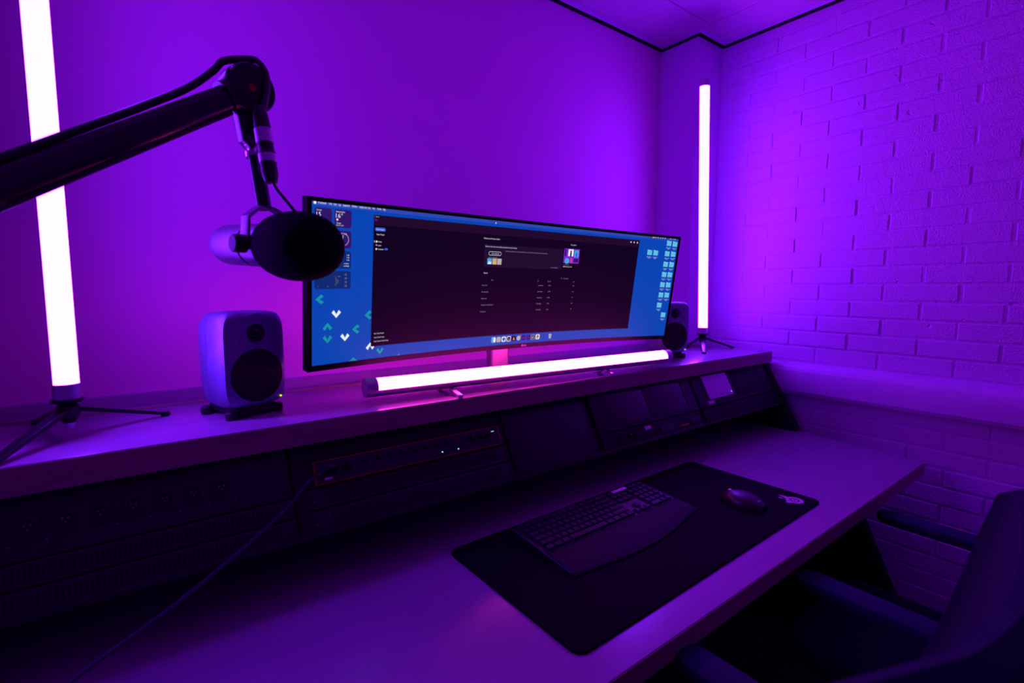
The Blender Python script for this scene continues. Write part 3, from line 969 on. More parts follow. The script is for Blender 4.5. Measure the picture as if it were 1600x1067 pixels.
def tripod_lamp(loc, rz, tilt, r, face, legs, label):
    t = thing('tube_light', label, 'light', W(*loc), 'violet tube lights on tripods', local=True)
    t.rotation_euler = (0, 0, 0)
    ca, sa = math.cos(face), math.sin(face)
    zb = 0.265
    tx, ty = tilt

    def fr(a, b, h):
        x, y = a * ca - b * sa, a * sa + b * ca
        return Vector(((x + tx * h) * U, (y + ty * h) * U, (zb + h) * U))
    tube_parts(r, fr, 'violet', t)
    obj('mount_plate', MB().lathe((0, 0, (zb - 0.03) * U), (0, 0, 1), [(r * 0.95 * U, 0), (r * 1.24 * U, 0.012 * U), (r * 1.24 * U, 0.03 * U)], 24), M['alub'], t, smooth=True)
    obj('tripod_hub', MB().lathe((0, 0, 0.10 * U), (0, 0, 1), [(0.028 * U, 0), (0.05 * U, 0.03 * U), (0.062 * U, 0.06 * U), (0.062 * U, 0.115 * U), (0.04 * U, 0.14 * U)], 18), M['alub'], t, smooth=True)
    obj('hub_screw', MB().lathe((0, 0, 0.055 * U), (0, 0, 1), [(0.01 * U, 0), (0.028 * U, 0.01 * U), (0.028 * U, 0.05 * U)], 14), M['steel'], t, smooth=True)
    for ang, ln in legs:
        a = math.radians(ang)
        d = Vector((math.cos(a), math.sin(a), 0))
        n_ = Vector((-d.y, d.x, 0))
        p0 = d * 0.05 + Vector((0, 0, 0.185))
        p1 = d * ln + Vector((0, 0, 0.018))
        dr_ = (p1 - p0).normalized()
        up_ = dr_.cross(n_)
        if up_.z < 0:
            up_ = -up_
        rings = []
        for p, w_, h_ in ((p0, 0.036, 0.016), (p0.lerp(p1, .5), 0.034, 0.014), (p1, 0.030, 0.012)):
            rings.append([(p + n_ * w_ + up_ * h_) * U, (p - n_ * w_ + up_ * h_) * U, (p - n_ * w_ - up_ * h_) * U, (p + n_ * w_ - up_ * h_) * U])
        lg = obj('leg', MB().loft(rings), M['alub'], t, bevel=0.0015)
        q = p1 - dr_ * 0.02
        obj('rubber_foot', MB().lathe(Vector((p1.x, p1.y, 0.0)) * U, (0, 0, 1), [(0.028 * U, 0), (0.034 * U, 0.012 * U), (0.028 * U, 0.03 * U)], 12), M['rubber'], lg, smooth=True)
    return t


tripod_lamp((-0.395, 4.38, SZ), 0, (0.006, 0.0), 0.070, math.radians(-56), ((30, 0.62), (112, 0.62), (240, 0.60)), 'glowing violet-white tube light upright on a tripod at the left end of the shelf')
tripod_lamp((7.60, 4.70, SZ), 0, (-0.064, 0.0), 0.076, math.radians(-120), ((-24, 0.58), (88, 0.30), (215, 0.66)), 'glowing violet-white tube light upright on a tripod in the right corner')
pk = thing('tube_light', 'glowing pink tube light lying along the shelf below the monitor', 'light', W(3.5, 4.02, SZ))
pa, pb = W(1.545, 4.150, -0.862), W(5.50, 3.882, -0.862)
pd = (pb - pa).normalized()
TLm = (pb - pa).length / U
ps = pd.cross(Vector((0, 0, 1))).normalized()      # towards the viewer
pf = math.radians(80)
px1 = ps * math.cos(pf) + Vector((0, 0, 1)) * math.sin(pf)
py1 = pd.cross(px1)
TL_old = TL
TL = TLm
tube_parts(0.080, lambda a, b, h: pa + (px1 * a + py1 * b + pd * h) * U, 'pink', pk)
TL = TL_old
for k, reach in ((0.205, 0.235), (0.72, 0.12)):
    c = pa + pd * (TLm * k * U)
    fo = Vector((c.x, c.y, W(0, 0, SZ).z))
    mb = MB()
    mb.add([], [])
    for sgn in (1, -1):
        a0 = fo + ps * sgn * 0.03 * U + Vector((0, 0, 0.055 * U))
        a1 = fo + ps * sgn * reach * U + Vector((0, 0, 0.014 * U))
        rings = []
        for p in (a0, a1):
            rings.append([p + pd * 0.024 * U + Vector((0, 0, 0.014 * U)), p - pd * 0.024 * U + Vector((0, 0, 0.014 * U)), p - pd * 0.024 * U - Vector((0, 0, 0.014 * U)), p + pd * 0.024 * U - Vector((0, 0, 0.014 * U))])
        mb.loft(rings)
    obj('foot', mb, M['alu'], pk, bevel=0.001)

# ================================================================== SPEAKERS
def superellipse(hw_, hh_, n, cnt=40):
    out = []
    for k in range(cnt):
        a = 2 * math.pi * k / cnt
        c, s_ = math.cos(a), math.sin(a)
        out.append((hw_ * math.copysign(abs(c) ** (2 / n), c), hh_ * math.copysign(abs(s_) ** (2 / n), s_)))
    return out


def speaker(loc, rz, label):
    t = thing('speaker', label, 'speaker', W(*loc), 'two rounded studio speakers flanking the monitor', local=True)
    t.rotation_euler = (0, 0, rz)
    zc = 0.075 + 0.375

    def sec(y, hw_, hh_, n):
        return [Vector((a * U, y * U, (zc + b) * U)) for a, b in superellipse(hw_, hh_, n)]
    rings = [sec(-0.245, 0.160, 0.270, 4.5), sec(-0.242, 0.215, 0.330, 5), sec(-0.228, 0.240, 0.356, 6), sec(-0.20, 0.249, 0.368, 6.5), sec(-0.10, 0.252, 0.374, 6.5), sec(0.0, 0.248, 0.372, 6.5)]
    obj('front_enclosure', MB().loft(rings), M['body'], t, smooth=True)
    rings = [sec(0.006, 0.247, 0.371, 6.5), sec(0.10, 0.236, 0.362, 6), sec(0.18, 0.214, 0.344, 5), sec(0.215, 0.185, 0.318, 4.5), sec(0.222, 0.13, 0.25, 4)]
    obj('rear_enclosure', MB().loft(rings), M['body'], t, smooth=True)
    rings = [sec(-0.003, 0.243, 0.366, 6.5), sec(0.008, 0.243, 0.366, 6.5)]
    obj('seam', MB().loft(rings), M['slot'], t)
    f = -0.246

    def fl(name, z, prof, m, n=36):
        return obj(name, MB().lathe((0, f * U, z * U), (0, -1, 0), [(r * U, h * U) for r, h in prof], n), M[m], t, smooth=True)
    fl('waveguide', 0.655, [(0.150, -0.02), (0.149, 0.0008), (0.140, 0.002), (0.10, -0.004), (0.075, -0.006), (0.07, -0.006)], 'body')
    fl('tweeter', 0.655, [(0.072, -0.01), (0.072, 0.003), (0.062, 0.005), (0.05, 0.0), (0.038, 0.002), (0.030, 0.014), (0.018, 0.022), (0.001, 0.025)], 'gloss')
    fl('woofer_grille', 0.325, [(0.208, -0.01), (0.206, 0.004), (0.196, 0.007), (0.15, 0.009), (0.08, 0.011), (0.001, 0.012)], 'cone', 44)
    obj('power_light', MB().lathe((0.19 * U, -0.236 * U, 0.128 * U), (0, -1, 0), [(0.008 * U, 0), (0.008 * U, 0.006 * U), (0.003 * U, 0.009 * U)], 10), M['led_y'], t, label='small yellow-green power light')
    pod = MB()
    for y in (-0.185, 0.17):
        pod.tube([Vector((-0.185, y, 0.032)) * U, Vector((0.185, y, 0.032)) * U], 0.031 * U, 14)
    for x in (-0.13, 0.13):
        pod.box(Vector((x - 0.03, -0.185, 0.03)) * U, Vector((x + 0.03, 0.17, 0.05)) * U)
    pod.box(Vector((-0.16, -0.2, 0.045)) * U, Vector((0.16, 0.18, 0.085)) * U)
    obj('isolation_pod', pod, M['rubber'], t, bevel=0.002, label='black rubber isolation stand')
    for y in (-0.185, 0.17):
        for x in (-0.185, 0.185):
            obj('rubber_foot', MB().lathe(Vector((x, y, 0)) * U, (0, 0, 1), [(0.04 * U, 0), (0.046 * U, 0.02 * U), (0.044 * U, 0.055 * U), (0.03 * U, 0.068 * U)], 14), M['rubber'], t, smooth=True)
    return t


sp = speaker((0.645, 4.47, SZ), math.radians(21), 'grey rounded studio speaker standing in full view left of the monitor')
child_copy(sp, W(6.28, 4.50, SZ), (0, 0, math.radians(-21)), 'grey rounded studio speaker half hidden behind the right end of the monitor')

# ================================================================== BOOM ARM AND MICROPHONE
arm = thing('boom_arm', 'black microphone boom arm reaching in from the left edge', 'microphone arm', W(-0.99, 2.93, DZ))
JW = Vector((0.611, 3.416, 1.167))
JL = Vector((-0.99, 2.93, 0.043))
ad = (JW - JL).normalized()
asd = ad.cross(Vector((0, 0, 1))).normalized()
aup = asd.cross(ad)


def arm_ring(p, w_, h_, r_, dz=0.0):
    return [W(*(p + asd * a + aup * (b + dz))) for a, b in rrect(w_, h_, r_, 5)]


obj('upper_arm', MB().loft([arm_ring(JL, 0.135, 0.150, 0.06), arm_ring(JW - ad * 0.10, 0.125, 0.140, 0.055)]), M['alub'], arm, smooth=True)
obj('cable_channel', MB().loft([arm_ring(JL + ad * 0.05, 0.08, 0.03, 0.012, -0.078), arm_ring(JW - ad * 0.18, 0.075, 0.03, 0.012, -0.072)]), M['rack2'], arm, smooth=True)
for q in (0.62, 1.86):
    p = JL + ad * q
    obj('cable_clip', MB().loft([arm_ring(p, 0.145, 0.172, 0.06, 0.006), arm_ring(p + ad * 0.05, 0.145, 0.172, 0.06, 0.006)]), M['black'], arm, smooth=True)
jc = W(*JW)
obj('elbow_joint', MB().lathe(jc - asd * -0.0 + asd * (-0.075 * U), asd, [(0.10 * U, 0), (0.139 * U, 0.012 * U), (0.139 * U, 0.138 * U), (0.130 * U, 0.15 * U)], 36), M['alub'], arm, smooth=True)
capd = asd
obj('joint_cap', MB().lathe(jc + asd * 0.073 * U, asd, [(0.118 * U, 0), (0.112 * U, 0.010 * U)], 28), M['gloss'], arm, smooth=True)
obj('red_dot', MB().lathe(jc + asd * 0.082 * U + aup * 0.0 - ad * 0.012 * U, asd, [(0.021 * U, 0), (0.021 * U, 0.003 * U)], 18), M['red'], arm, label='small red dot on the joint cap')
e2 = JW + ad * 0.035 + Vector((0, 0, -0.045)) - asd * 0.05
obj('end_joint', MB().lathe(W(*e2) + asd * (-0.055 * U), asd, [(0.10 * U, 0), (0.108 * U, 0.01 * U), (0.108 * U, 0.10 * U), (0.10 * U, 0.11 * U)], 28), M['alub'], arm, smooth=True)
br = [Vector((0.60, 3.43, 1.08)), Vector((0.617, 3.41, 0.90)), Vector((0.624, 3.402, 0.845))]
rings = []
for p, w_ in ((br[0], 0.16), (br[1], 0.145), (Vector((0.621, 3.405, 0.868)), 0.10), (br[2], 0.075)):
    rings.append([W(*(p + ad * a + asd * b)) for a, b in rrect(w_, 0.11, 0.03, 4)])
obj('mount_bracket', MB().loft(rings), M['alub'], arm, smooth=True)
obj('thread_adapter', MB().lathe(W(0.626, 3.40, 0.86), W(0.634, 3.385, 0.76) - W(0.626, 3.40, 0.86), [(0.05 * U, 0), (0.05 * U, 0.02 * U), (0.036 * U, 0.025 * U), (0.036 * U, 0.05 * U), (0.054 * U, 0.055 * U), (0.054 * U, 0.085 * U)], 20), M['steel'], arm, smooth=True)
obj('lower_arm', MB().tube([W(-0.99, 2.93, 0.06), W(-0.99, 2.93, DZ + 0.1)], 0.07 * U, 18), M['alub'], arm, smooth=True)
obj('base_joint', MB().lathe(W(-0.99, 2.93, 0.043) - asd * 0.1 * U, asd, [(0.12 * U, 0), (0.13 * U, 0.01 * U), (0.13 * U, 0.2 * U), (0.12 * U, 0.21 * U)], 24), M['alub'], arm, smooth=True)
obj('desk_base', MB().lathe(W(-0.99, 2.93, DZ), (0, 0, 1), [(0.2 * U, 0), (0.2 * U, 0.04 * U), (0.1 * U, 0.07 * U), (0.085 * U, 0.2 * U)], 24), M['alub'], arm, smooth=True)

mic = thing('microphone', 'grey broadcast microphone with big black foam windscreen hanging from the arm', 'microphone', W(0.60, 3.5, 0.2))
A0 = Vector((0.505, 3.80, 0.283))
A1 = Vector((0.742, 2.80, 0.214))
mdir = (Vector((0.74, 2.915, 0.228)) - Vector((0.47, 3.88, 0.286))).normalized()
B0 = Vector((0.470, 3.875, 0.287)) + mdir * 0.13
o0 = W(*B0)
obj('body', MB().lathe(o0, mdir, [(r * U, h * U) for r, h in ((0.001, -0.005), (0.07, 0.0), (0.105, 0.015), (0.122, 0.045), (0.127, 0.09), (0.127, 0.40), (0.120, 0.405), (0.120, 0.42), (0.127, 0.425), (0.127, 0.60), (0.11, 0.66))], 36), M['mic'], mic, smooth=True)
WS = Vector((0.735, 2.93, 0.228))
prof = []
for k in range(17):
    a = math.pi * k / 16
    h = -math.cos(a)
    r = max(0.0, math.sin(a)) ** 0.52
    prof.append((0.190 * r * U, 0.285 * h * U))
obj('windscreen', MB().lathe(W(*WS), mdir, prof, 36), M['foam'], mic, smooth=True, label='black foam windscreen')
# yoke: flat strap from the post round both sides of the body
bc = B0 + mdir * 0.57
sd = mdir.cross(Vector((0, 0, 1))).normalized()
if sd.x > 0:
    sd = -sd           # towards the left of the frame
up_m = sd.cross(mdir)
if up_m.z < 0:
    up_m = -up_m
pb_ = Vector((0.657, 3.328, 0.480))


def strap(points, wid, th):
    rings = []
    P_ = [Vector(p) for p in points]
    for i, p in enumerate(P_):
        t_ = (P_[min(i + 1, len(P_) - 1)] - P_[max(i - 1, 0)]).normalized()
        n_ = mdir.cross(t_).normalized()
        rings.append([W(*(p + mdir * wid + n_ * th)), W(*(p - mdir * wid + n_ * th)), W(*(p - mdir * wid - n_ * th)), W(*(p + mdir * wid - n_ * th))])
    return MB().loft(rings)


for sg in (1, -1):
    pts = [pb_ - sd * sg * 0.01, pb_ + sd * sg * 0.035 + Vector((0, 0, 0.0)), bc + sd * sg * 0.140 + up_m * 0.150, bc + sd * sg * 0.145 + up_m * 0.06, bc + sd * sg * 0.138 - up_m * 0.03]
    obj('yoke_strap', strap(pts, 0.045, 0.008), M['mic'], mic, bevel=0.0008)
    obj('yoke_knob', MB().lathe(W(*(bc + sd * sg * 0.11)), sd * sg, [(0.03 * U, 0), (0.03 * U, 0.035 * U), (0.052 * U, 0.04 * U), (0.052 * U, 0.10 * U), (0.044 * U, 0.108 * U)], 18), M['rubber'], mic, smooth=True)
obj('mount_post', MB().tube([W(0.632, 3.388, 0.79), W(0.657, 3.328, 0.47)], 0.042 * U, 16), M['alub'], mic, smooth=True)

mc = thing('microphone_cable', 'black microphone cable looping over the arm joint with inline connector', 'cable', W(0.66, 3.28, 0.9))
cp = [W(*(JL + ad * t_ + aup * o_)) for t_, o_ in ((-0.05, 0.14), (0.3, 0.10), (0.7, 0.092), (1.15, 0.094), (1.45, 0.098), (1.70, 0.108), (1.88, 0.142), (1.98, 0.170))]
cp += [W(0.630, 3.405, 1.342), W(0.678, 3.385, 1.325), W(0.708, 3.36, 1.245), W(0.690, 3.335, 1.11), W(0.660, 3.305, 1.01)]
obj('lead', MB().tube(spline(cp, 8), 0.021 * U, 10), M['cable'], mc, smooth=True)
c0, c1 = W(0.652, 3.297, 1.02), W(0.681, 3.226, 0.613)
cd = (c1 - c0).normalized()
L_ = (c1 - c0).length / U
obj('connector', MB().lathe(c0, cd, [(r * U, h * U) for r, h in ((0.026, -0.03), (0.040, 0.02), (0.046, 0.10), (0.046, 0.185), (0.044, 0.19), (0.044, 0.235), (0.048, 0.24), (0.048, 0.30), (0.045, 0.305), (0.045, 0.37), (0.034, L_), (0.02, L_ + 0.005))], 20), M['rubber'], mc, smooth=True)
for h0, h1 in ((0.105, 0.185), (0.252, 0.300)):
    obj('connector_band', MB().lathe(c0 + cd * h0 * U, cd, [(0.0485 * U, 0), (0.0485 * U, (h1 - h0) * U)], 20), M['device'], mc, smooth=True, label='pale label band')
obj('mic_lead', MB().tube(spline([c1 - cd * 0.01, W(0.70, 3.20, 0.575), W(0.745, 3.16, 0.50), W(0.80, 3.11, 0.40), W(0.80, 3.12, 0.32), W(0.74, 3.2, 0.30), W(0.71, 3.23, 0.30)], 8), 0.011 * U, 8), M['cable'], mc, smooth=True)

# ================================================================== ON THE DESKTOP
ma = thing('desk_mat', 'large black desk mat with a small logo in its far right corner', 'mat', W(3.77, 2.737, DZ))
cr, sr = math.cos(math.radians(0.95)), math.sin(math.radians(0.95))


def mp(a, b, z):
    return W(3.77 + a * cr - b * sr, 2.737 + a * sr + b * cr, z)


MZ = DZ + 0.018
obj('cloth', MB().prism([mp(a, b, DZ) for a, b in rrect(3.586, 1.527, 0.085, 6)], (0, 0, 0.018 * U)), M['mat'], ma, bevel=0.0006)
# logo: round eye inside a ring with a swept tail and drops
lg = MB()
lc = Vector((5.36, 2.18))
lx = Vector((math.cos(math.radians(-60)), math.sin(math.radians(-60))))   # reading direction in the photo
ly = Vector((-lx.y, lx.x))


def lp(a, b):
    q = lc + lx * a + ly * b
    return W(q.x, q.y, MZ + 0.0015)


N_ = 28
outer = [(0.085 * math.cos(2 * math.pi * k / N_), 0.085 * math.sin(2 * math.pi * k / N_)) for k in range(N_)]
for ro, ri in ((0.085, 0.048), (0.034, 0.010)):
    lg.loft([[lp(ro * math.cos(2 * math.pi * k / N_), ro * math.sin(2 * math.pi * k / N_)) for k in range(N_)],
             [lp(ri * math.cos(2 * math.pi * k / N_), ri * math.sin(2 * math.pi * k / N_)) for k in range(N_)]], cap=False)
lg.add([lp(-0.05, 0.069), lp(-0.084, 0.02), lp(-0.105, 0.055), lp(-0.135, 0.075), lp(-0.13, 0.095), lp(-0.10, 0.085)], [(0, 1, 2, 3, 4, 5)])
lg.add([lp(-0.078, -0.035), lp(-0.03, -0.080), lp(-0.05, -0.10), lp(-0.085, -0.095), lp(-0.085, -0.075)], [(0, 1, 2, 3, 4)])
lg.add([lp(-0.125 + 0.022 * math.cos(2 * math.pi * k / 12), 0.015 + 0.016 * math.sin(2 * math.pi * k / 12)) for k in range(12)], [tuple(range(12))])
obj('logo', lg, M['logo'], ma, label='pale printed round logo')

kb = thing('keyboard', 'black wireless keyboard with wide curved palm rest on the desk mat', 'keyboard', W(3.42, 2.9, MZ))
KZ = MZ + 0.001


def kx(a, b, z):      # keyboard frame, origin front-left of the key deck
    c, s_ = math.cos(math.radians(0.6)), math.sin(math.radians(0.6))
    return W(2.535 + a * c - b * s_, 2.865 + a * s_ + b * c, z)


KW, KD = 1.77, 0.455
zf, zr = KZ + 0.05, KZ + 0.085
deck = MB().add([kx(0, 0, KZ), kx(KW, 0, KZ), kx(KW, KD, KZ), kx(0, KD, KZ), kx(0, 0, zf), kx(KW, 0, zf), kx(KW, KD, zr), kx(0, KD, zr)],
                [(0, 3, 2, 1), (4, 5, 6, 7), (0, 1, 5, 4), (1, 2, 6, 5), (2, 3, 7, 6), (3, 0, 4, 7)])
obj('key_deck', deck, M['deck'], kb, bevel=0.0018)
# palm rest: padded, bulging forward in the middle
rings = []
nS = 22
for i in range(nS + 1):
    a = KW * i / nS
    f_ = 0.265 + 0.095 * math.sin(math.pi * min(1, max(0, (i / nS - 0.02) / 0.96))) ** 1.2 + 0.06 * (1 - i / nS) - 0.02 * (i / nS)
    hgt = 0.052 + 0.016 * math.sin(math.pi * i / nS) ** 2
    rings.append([kx(a, -0.012, KZ), kx(a, -0.012, KZ + 0.052), kx(a, -0.05, KZ + hgt), kx(a, -f_ * 0.6, KZ + hgt * 0.9), kx(a, -f_ * 0.92, KZ + 0.030), kx(a, -f_, KZ + 0.014), kx(a, -f_, KZ)])
obj('palm_rest', MB().loft(rings), M['palm'], kb, smooth=True)
obj('side_trim', MB().tube([kx(-0.004, KD - 0.01, zr - 0.006), kx(-0.004, 0.0, zf - 0.006), kx(-0.002, -0.29, KZ + 0.02)], 0.007 * U, 8), M['rim'], kb, smooth=True)
obj('front_trim', MB().tube([kx(0.0, -0.006, zf + 0.002), kx(KW, -0.006, zf + 0.002)], 0.006 * U, 8), M['gloss'], kb, smooth=True)
UK = (KW - 0.06) / 23.0


def deckz(b):
    return zf + (zr - zf) * b / KD


_km = {}


def key(a, b, w):
    k = round(w, 2)
    if k not in _km:
        hw_, hd, h_ = (w * UK - 0.010) / 2 * U, (UK - 0.010) / 2 * U, 0.020 * U
        i_ = 0.006 * U
        mb = MB().add([(-hw_, -hd, 0), (hw_, -hd, 0), (hw_, hd, 0), (-hw_, hd, 0), (-hw_ + i_, -hd + i_, h_), (hw_ - i_, -hd + i_, h_), (hw_ - i_, hd - i_, h_), (-hw_ + i_, hd - i_, h_)],
                      [(4, 5, 6, 7), (0, 1, 5, 4), (1, 2, 6, 5), (2, 3, 7, 6), (3, 0, 4, 7)])
        me = bpy.data.meshes.new('key')
        me.from_pydata([tuple(p) for p in mb.v], [], mb.f)
        me.materials.append(M['key'])
        _km[k] = me
    o = bpy.data.objects.new('key', _km[k])
    COL.objects.link(o)
    o.parent = kb
    bb = (b + 0.5) * (KD - 0.02) / 6 + 0.01
    aa = 0.03 + (a + w / 2) * UK
    o.location = kx(aa, bb, deckz(bb) + 0.001) - kb.location
    o.rotation_euler = (math.atan((zr - zf) / KD), 0, math.radians(0.6))


ROWS = [[1.25, 1.25, 1.25, 6.25, 1.25, 1.25, 1.25, 1.25], [2.25] + [1] * 10 + [2.75], [1.75] + [1] * 11 + [2.25], [1.5] + [1] * 12 + [1.5], [1] * 13 + [2], [1] * 13 + [2]]
for r_, row_ in enumerate(ROWS):
    a = 0
    for w in row_:
        key(a, r_, w)
        a += w
for r_ in range(6):
    if r_ == 0:
        for k in range(3):
            key(15.4 + k, 0, 1)
    elif r_ == 1:
        key(16.4, 1, 1)
    elif r_ != 2:
        for k in range(3):
            key(15.4 + k, r_, 1)
for r_ in range(6):
    if r_ == 0:
        key(18.8, 0, 2)
        key(20.8, 0, 1)
        key(21.8, 0, 1)
    else:
        for k in range(4):
            key(18.8 + k, r_, 1)
obj('sticker', MB().prism([kx(1.26, 0.385, deckz(0.39) + 0.022), kx(1.47, 0.385, deckz(0.39) + 0.022), kx(1.47, 0.43, deckz(0.43) + 0.022), kx(1.26, 0.43, deckz(0.43) + 0.022)], (0, 0, 0.002 * U)), M['device'], kb, label='pale strip sticker above the keys')

mo = thing('mouse', 'black rounded computer mouse at the right of the desk mat', 'mouse', W(4.835, 2.46, MZ))
rings = []
Lm = 0.44
md = Vector((0.05, -1.0, 0)).normalized()       # from the buttons to the palm end
ms = Vector((md.y, -md.x, 0))
for i in range(13):
    t_ = i / 12
    e_ = math.sin(math.pi * (0.04 + 0.92 * t_)) ** 0.5
    hw_ = 0.165 * e_ * (0.92 + 0.10 * t_)
    hz = 0.112 * (math.sin(math.pi * (0.06 + 0.86 * t_ ** 0.85)) ** 0.75)
    c = Vector((4.835, 2.46, 0)) + md * (t_ - 0.5) * Lm
    ring_m = []
    for k in range(15):
        a = math.pi * k / 14
        q = c + ms * hw_ * math.copysign(abs(math.cos(a)) ** 0.8, math.cos(a))
        ring_m.append(W(q.x, q.y, MZ + 0.012 + hz * math.sin(a) ** 0.75))
    rings.append(ring_m)
obj('shell', MB().loft(rings), M['black'], mo, smooth=True)
obj('sole', MB().loft([[Vector((p.x, p.y, W(0, 0, MZ + z).z)) for p in ([r[0] for r in rings] + [r[-1] for r in rings[::-1]])] for z in (0.001, 0.014)]), M['rubber'], mo)
wc = Vector((4.835, 2.46, 0)) - md * 0.13
obj('scroll_wheel', MB().lathe(W(wc.x, wc.y, MZ + 0.083) - ms * 0.018 * U, ms, [(0.03 * U, 0), (0.036 * U, 0.008 * U), (0.036 * U, 0.028 * U), (0.03 * U, 0.036 * U)], 18), M['steel'], mo, smooth=True)
bc_ = Vector((4.835, 2.46, 0)) + md * 0.165
obj('maker_mark', MB().prism([W(*(bc_ + ms * a + md * b + Vector((0, 0, MZ + 0.082)))) for a, b in rrect(0.05, 0.012, 0.005, 3)], (0, 0, 0.004 * U)), M['steel'], mo)

# patch lead from the rack down across the desk
pl = thing('patch_lead', 'thin dark blue cable running from the rack across the desk toward the front left', 'cable', W(0.2, 2.6, DZ))
cpts = [K(1.10, 0.255, 0.10), W(0.917, 3.545, -1.341), W(0.732, 3.412, -1.448), W(0.53, 3.248, -1.499), W(0.35, 3.068, -1.517), W(0.116, 2.863, -1.546), W(-0.074, 2.691, -1.55), W(-0.301, 2.485, -1.555), W(-0.50, 2.25, -1.62), W(-0.75, 2.0, -1.9), W(-0.85, 1.9, DZ + 0.012), W(-1.0, 2.1, DZ + 0.012)]
obj('lead', MB().tube(spline(cpts, 8), 0.0105 * U, 8), M['blue_cable'], pl, smooth=True)
obj('plug', MB().lathe(K(1.12, 0.255, 0.05), K(1.12, 0.26, 1) - K(1.12, 0.25, 0), [(0.036 * U, 0), (0.036 * U, 0.07 * U), (0.022 * U, 0.10 * U), (0.014 * U, 0.15 * U)], 16), M['rubber'], pl, smooth=True)
# loose cable behind the right end of the pink tube
sc_ = thing('loose_cable', 'thin black cable with a small loop on the shelf by the right speaker', 'cable', W(5.6, 4.5, SZ))
zz = SZ + 0.012
obj('lead', MB().tube(spline([W(4.0, 4.96, zz), W(4.8, 4.75, zz), W(5.3, 4.60, zz), W(5.55, 4.66, zz + 0.05), W(5.68, 4.62, zz + 0.03), W(5.75, 4.52, zz), W(5.95, 4.55, zz), W(6.0, 4.85, zz)], 8), 0.011 * U, 8), M['cable'], sc_, smooth=True)


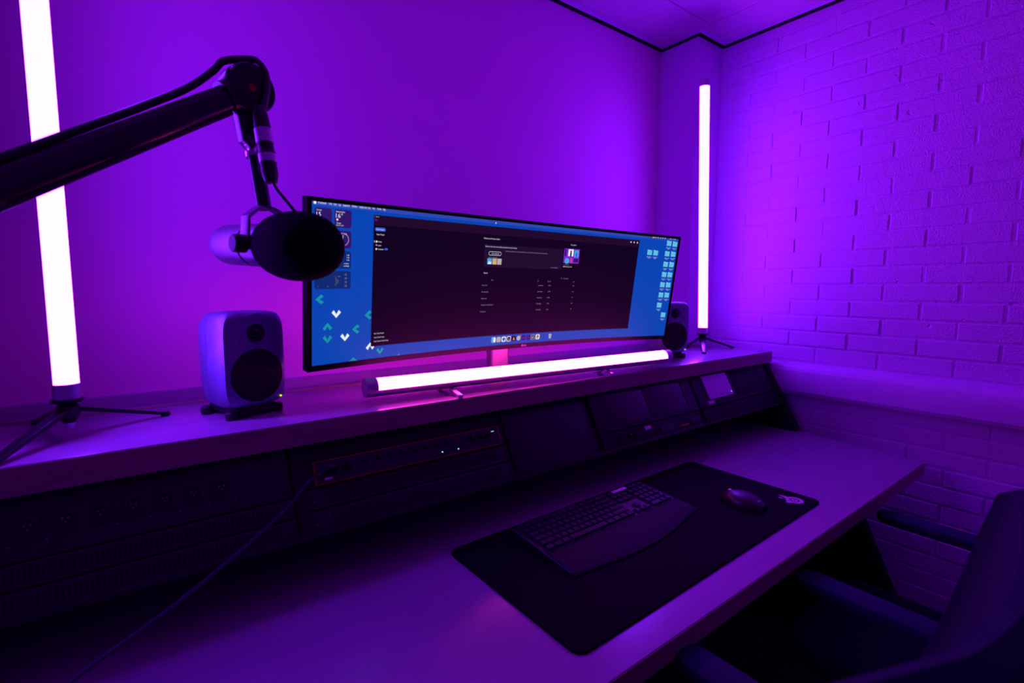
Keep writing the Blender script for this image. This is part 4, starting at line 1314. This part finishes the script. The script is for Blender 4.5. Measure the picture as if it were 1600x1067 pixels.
# ================================================================== CHAIRS
def chair(cx, cy, label):
    """local frame in working units: +y towards the desk; z is absolute working height"""
    t = thing('office_chair', label, 'chair', W(cx, cy, FZ), 'black office chairs at the desk', local=True)

    def c(x, y, z):
        return Vector((x * U, y * U, (z - FZ) * U))
    # backrest: concave cushion, swept along an arc
    arcp = [(-0.93, 0.235), (-0.72, 0.165), (-0.53, 0.09), (-0.36, 0.035), (-0.02, 0.005), (0.43, 0.035), (0.80, 0.10), (0.90, 0.165)]
    ap = spline([(a, b, 0) for a, b in arcp], 4)
    n = len(ap)
    zt, nz = -0.745, 8

    def cush(off, row):
        v_ = row / (nz - 1)
        out = []
        for i, p in enumerate(ap):
            u_ = i / (n - 1) * 2 - 1
            w_ = (1 - 0.06 * v_)
            corner = 0.05 * abs(u_) ** 10 if row == 0 else 0
            z = zt - corner - 1.55 * v_
            y = p.y + 0.27 * (1.55 * v_) - off - 0.05 * math.sin(math.pi * v_)
            out.append(c(p.x * w_, y, z))
        return out
    mb = MB()
    fr_ = [cush(0.0, r) for r in range(nz)]
    bk_ = [cush(0.10, r) for r in range(nz)][::-1]
    top = [[(a + b) / 2 + Vector((0, 0, 0.030 * U)) for a, b in zip(bk_[-1], fr_[0])]]
    allr = top + fr_ + bk_ + top
    mb.loft(allr, cap=False, closed=False)
    # side caps
    for e_ in (0, n - 1):
        loop = [r[e_] for r in fr_] + [r[e_] for r in bk_] + [top[0][e_]]
        mb.add(loop, [tuple(range(len(loop)))])
    obj('backrest', mb, M['fabric'], t, smooth=True)
    mb = MB()
    fr_ = [cush(0.102, r) for r in range(1, nz)]
    bk_ = [cush(0.15, r) for r in range(1, nz)][::-1]
    mb.loft(fr_ + bk_ + fr_[:1], cap=False, closed=False)
    for e_ in (0, n - 1):
        loop = [r[e_] for r in fr_] + [r[e_] for r in bk_]
        mb.add(loop, [tuple(range(len(loop)))])
    obj('back_shell', mb, M['shell'], t, smooth=True)
    sy = [(a * 1.0, b) for a, b in rrect(1.66, 1.45, 0.30, 6)]
    obj('seat', MB().loft([[c(a * k, 1.05 + b * k, z) for a, b in sy] for k, z in ((0.93, -3.42), (1.0, -3.36), (1.0, -3.26), (0.95, -3.20), (0.8, -3.185))]), M['fabric'], t, smooth=True)
    for sx in (-1, 1):
        x = 0.99 * sx
        pr = rrect(0.25, 1.16, 0.12, 6)
        rings = [[c(x + a * k, 0.975 + b * (1 - (1 - k) * 0.3), z) for a, b in pr] for k, z in ((0.80, -2.52), (0.98, -2.49), (1.0, -2.455), (0.92, -2.425), (0.70, -2.412))]
        ar = obj('armrest', MB().loft(rings), M['pad'], t, smooth=True)
        obj('armrest_post', MB().loft([[c(x + a - sx * 0.0, 0.52 + b, -2.50) for a, b in rrect(0.09, 0.22, 0.03, 4)], [c(x + a - sx * 0.03, 0.55 + b, -3.1) for a, b in rrect(0.09, 0.22, 0.03, 4)],
                                      [c(x + a - sx * 0.25, 0.66 + b, -3.40) for a, b in rrect(0.09, 0.22, 0.03, 4)]]), M['shell'], t, smooth=True)
    obj('back_spine', MB().tube([c(0, 0.30, -2.0), c(0, 0.42, -2.9), c(0, 0.6, -3.38), c(0, 1.0, -3.44)], 0.07 * U, 12), M['shell'], t, smooth=True)
    obj('gas_column', MB().lathe(c(0, 1.05, -4.75), (0, 0, 1), [(0.11 * U, 0), (0.11 * U, 0.7 * U), (0.065 * U, 0.71 * U), (0.065 * U, 1.32 * U)], 18), M['shell'], t, smooth=True)
    for k in range(5):
        a = math.radians(72 * k + 18)
        d = Vector((math.cos(a), math.sin(a), 0))
        lg_ = obj('base_leg', MB().tube([c(0, 1.05, -4.72), c(d.x * 0.5, 1.05 + d.y * 0.5, -4.76), c(d.x * 1.1, 1.05 + d.y * 1.1, -4.84)], [0.09 * U, 0.075 * U, 0.05 * U], 10), M['shell'], t, smooth=True)
        s_ = Vector((-d.y, d.x, 0))
        cc = c(d.x * 1.1, 1.05 + d.y * 1.1, FZ + 0.11)
        obj('caster', MB().lathe(cc - s_ * 0.08 * U, s_, [(0.08 * U, 0), (0.11 * U, 0.02 * U), (0.11 * U, 0.14 * U), (0.08 * U, 0.16 * U)], 18), M['rubber'], lg_, smooth=True)
    return t


ch1 = chair(1.70, 0.175, 'black office chair nearest the camera with its curved back at bottom right')
ch2 = child_copy(ch1, W(5.44, 0.20, FZ), (0, 0, 0), 'black office chair farther right with only its two armrests showing')
for part in ch2.children:                      # its back is set lower and further back on its slide
    if part.name.split('.')[0] in ('backrest', 'back_shell'):
        part.location = (0, -0.16 * U, -0.62 * U)
for part in ch1.children:                      # its right armrest is set a notch higher
    if part.name.split('.')[0] in ('armrest', 'armrest_post') and part.data.vertices[0].co.x > 0:
        part.location = (0.02 * U, 0.02 * U, 0.10 * U)
